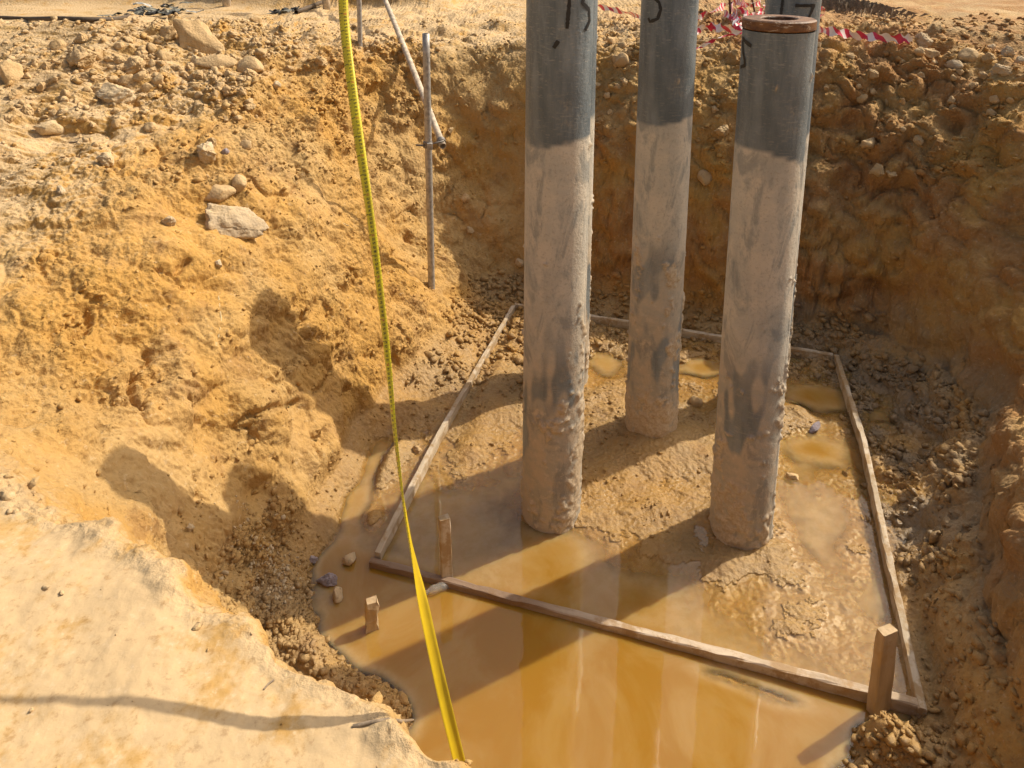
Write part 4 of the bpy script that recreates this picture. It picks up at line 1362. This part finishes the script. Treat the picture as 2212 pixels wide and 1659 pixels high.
clod_field('mud_clods', 'broken clods of grey brown mud along the pit foot', P1[i] + NRM1[i] * (s_ * .3)[:, None], s_, sel=i)
mm = np.exp(-(((X - on_z(1960, 1620, .1).x) / .20) ** 2 + ((Y - on_z(1960, 1620, .1).y) / .16) ** 2))
i = choose(mm, 420)
s_ = sizes(420, .006, .024, 2.2)
clod_field('mud_clods', 'sunlit heap of yellow clods at the front right corner', P1[i] + NRM1[i] * (s_ * .5)[:, None], s_, sel=i)
i = choose(floor * smooth01((P1[:, 2] - .002) / .02) * (1 - right) * (.05 + patch), 2600)
s_ = sizes(2600, .003, .014)
clod_field('mud_crumbs', 'wet crumbs of mud around the piles', P1[i] + NRM1[i] * (s_ * .2)[:, None], s_, sel=i)
i = choose(ledge * smooth01(n2 * 3 - .1) + .06 * ledge, 500)
s_ = sizes(500, .002, .008)
clod_field('ledge_grit', 'scattered grit on the smooth near ledge', P1[i] + NRM1[i] * (s_ * .2)[:, None], s_, sel=i)
shore = 0
for px_, py_, r_ in ((640, 1400, .16), (700, 1450, .15), (780, 1500, .14), (850, 1525, .12), (560, 1330, .16), (620, 1240, .2)):
    c_ = on_z(px_, py_, .08)
    shore = shore + np.exp(-((X - c_.x) ** 2 + (Y - c_.y) ** 2) / r_ ** 2)
i = choose(.10 * lip * patch + shore * (SD < .12) * (P1[:, 2] > -.012) * (.25 + patch), 4200)
s_ = sizes(4200, .003, .018, 3.0)
clod_field('ledge_crumbs', 'crumbs fallen from the near ledge onto the muddy shore', P1[i] + NRM1[i] * (s_ * .2)[:, None], s_, sel=i)
# the pale gravel spilt at the foot of the left bank
pc = on_z(590, 1285, .05)
mm = np.exp(-(((X - pc.x) / .10) ** 2 + ((Y - pc.y) / .13) ** 2)) * (SD < .3)
i = choose(mm, 700)
s_ = sizes(700, .003, .011)
clod_field('white_gravel', 'patch of whitish gravel at the foot of the left bank', P1[i] + NRM1[i] * (s_ * .4)[:, None], s_, sel=i, mat=M_WHITE)

# ------------------------------------------------------------------ small litter
def glass_mat():
    m, nt, b = new_mat('clear_plastic')
    b.inputs['Base Color'].default_value = (.95, .93, .85, 1)
    b.inputs['Roughness'].default_value = .06
    b.inputs['IOR'].default_value = 1.4
    b.inputs['Transmission Weight'].default_value = .85
    return m
pb = on_z(944, 1272, .008)
bm = bmesh.new()
prof = [(0, -.055), (.018, -.055), (.022, -.047), (.022, -.01), (.020, 0), (.022, .012), (.020, .03), (.010, .046), (.009, .058), (.0, .058)]
n = 24; rows = []
for rr_, zz_ in prof: rows.append([bm.verts.new((rr_ * math.cos(q / n * 6.2832), rr_ * math.sin(q / n * 6.2832), zz_)) for q in range(n)])
for r0, r1 in zip(rows[:-1], rows[1:]):
    for q in range(n): bm.faces.new((r0[q], r0[(q + 1) % n], r1[(q + 1) % n], r1[q]))
bmesh.ops.remove_doubles(bm, verts=bm.verts, dist=1e-5)
bmesh.ops.recalc_face_normals(bm, faces=bm.faces)
bot = from_bm('plastic_bottle', bm, glass_mat(), smooth=True)
bot.location = pb; bot.rotation_euler = (math.radians(84), 0, math.radians(-62))
tag(bot, 'small clear plastic bottle floating by the timber peg', 'bottle')

M_STRAW = simple('dry_straw', (.52, .40, .22), .8, 0, .2, 30, .1)
M_TWIG = simple('grey_twig', (.24, .18, .12), .9, 0, .3, 40, .3)
rope_obj('twig', [(762, 1571), (800, 1562), (840, 1556), (866, 1560), (893, 1556)], .0035, M_TWIG, 'thin dark strand added as part of the tape shadow on the near ledge', 'twig')  # dark strand added to draw the tape's shadow line, not a real twig
rope_obj('twig', [(570, 1490), (580, 1478), (592, 1470)], .002, M_TWIG, 'tiny grey twig on the near ledge at the end of the shadow line', 'twig')
rope_obj('straw', [(472, 640), (478, 690), (472, 730)], .003, M_STRAW, 'long pale straw on the left bank below the embedded boulder', 'straw')
rope_obj('straw', [(735, 480), (752, 488), (770, 490)], .003, M_STRAW, 'pale straw on the bank just left of the tape', 'straw')
rope_obj('straw', [(150, 308), (172, 307), (186, 309)], .004, M_TWIG, 'short twig beside the pale lumpy stone', 'twig')
rope_obj('straw', [(645, 1360), (660, 1340), (672, 1315)], .003, M_STRAW, 'bent straw at the brown wet stone on the pit floor', 'straw')

# dry brush on the far ground behind the piles
br = []
bc, _ = hit(1835, 22)
V, Fq = [], []
for k in range(900):
    x = bc.x + RNG.normal() * .38; y = bc.y + RNG.normal() * .35
    zg_ = ground_z(x, y)
    h = RNG.uniform(.03, .14) * math.exp(-((x - bc.x) / .5) ** 2)
    a = RNG.uniform(0, 6.28); l = RNG.uniform(.02, .14)
    b0 = len(V)
    V += [(x - .004, y, zg_), (x + .004, y, zg_), (x + math.cos(a) * l * .5 + .003, y + math.sin(a) * l * .5, zg_ + h), (x + math.cos(a) * l, y + math.sin(a) * l, zg_ + h * .8)]
    Fq.append((b0, b0 + 1, b0 + 2, b0 + 3))
tag(link('dry_brush', np_mesh('dry_brush', V, np.array(Fq)), M_TWIG), 'patch of grey dry brush on the far ground behind the piles', kind='stuff')
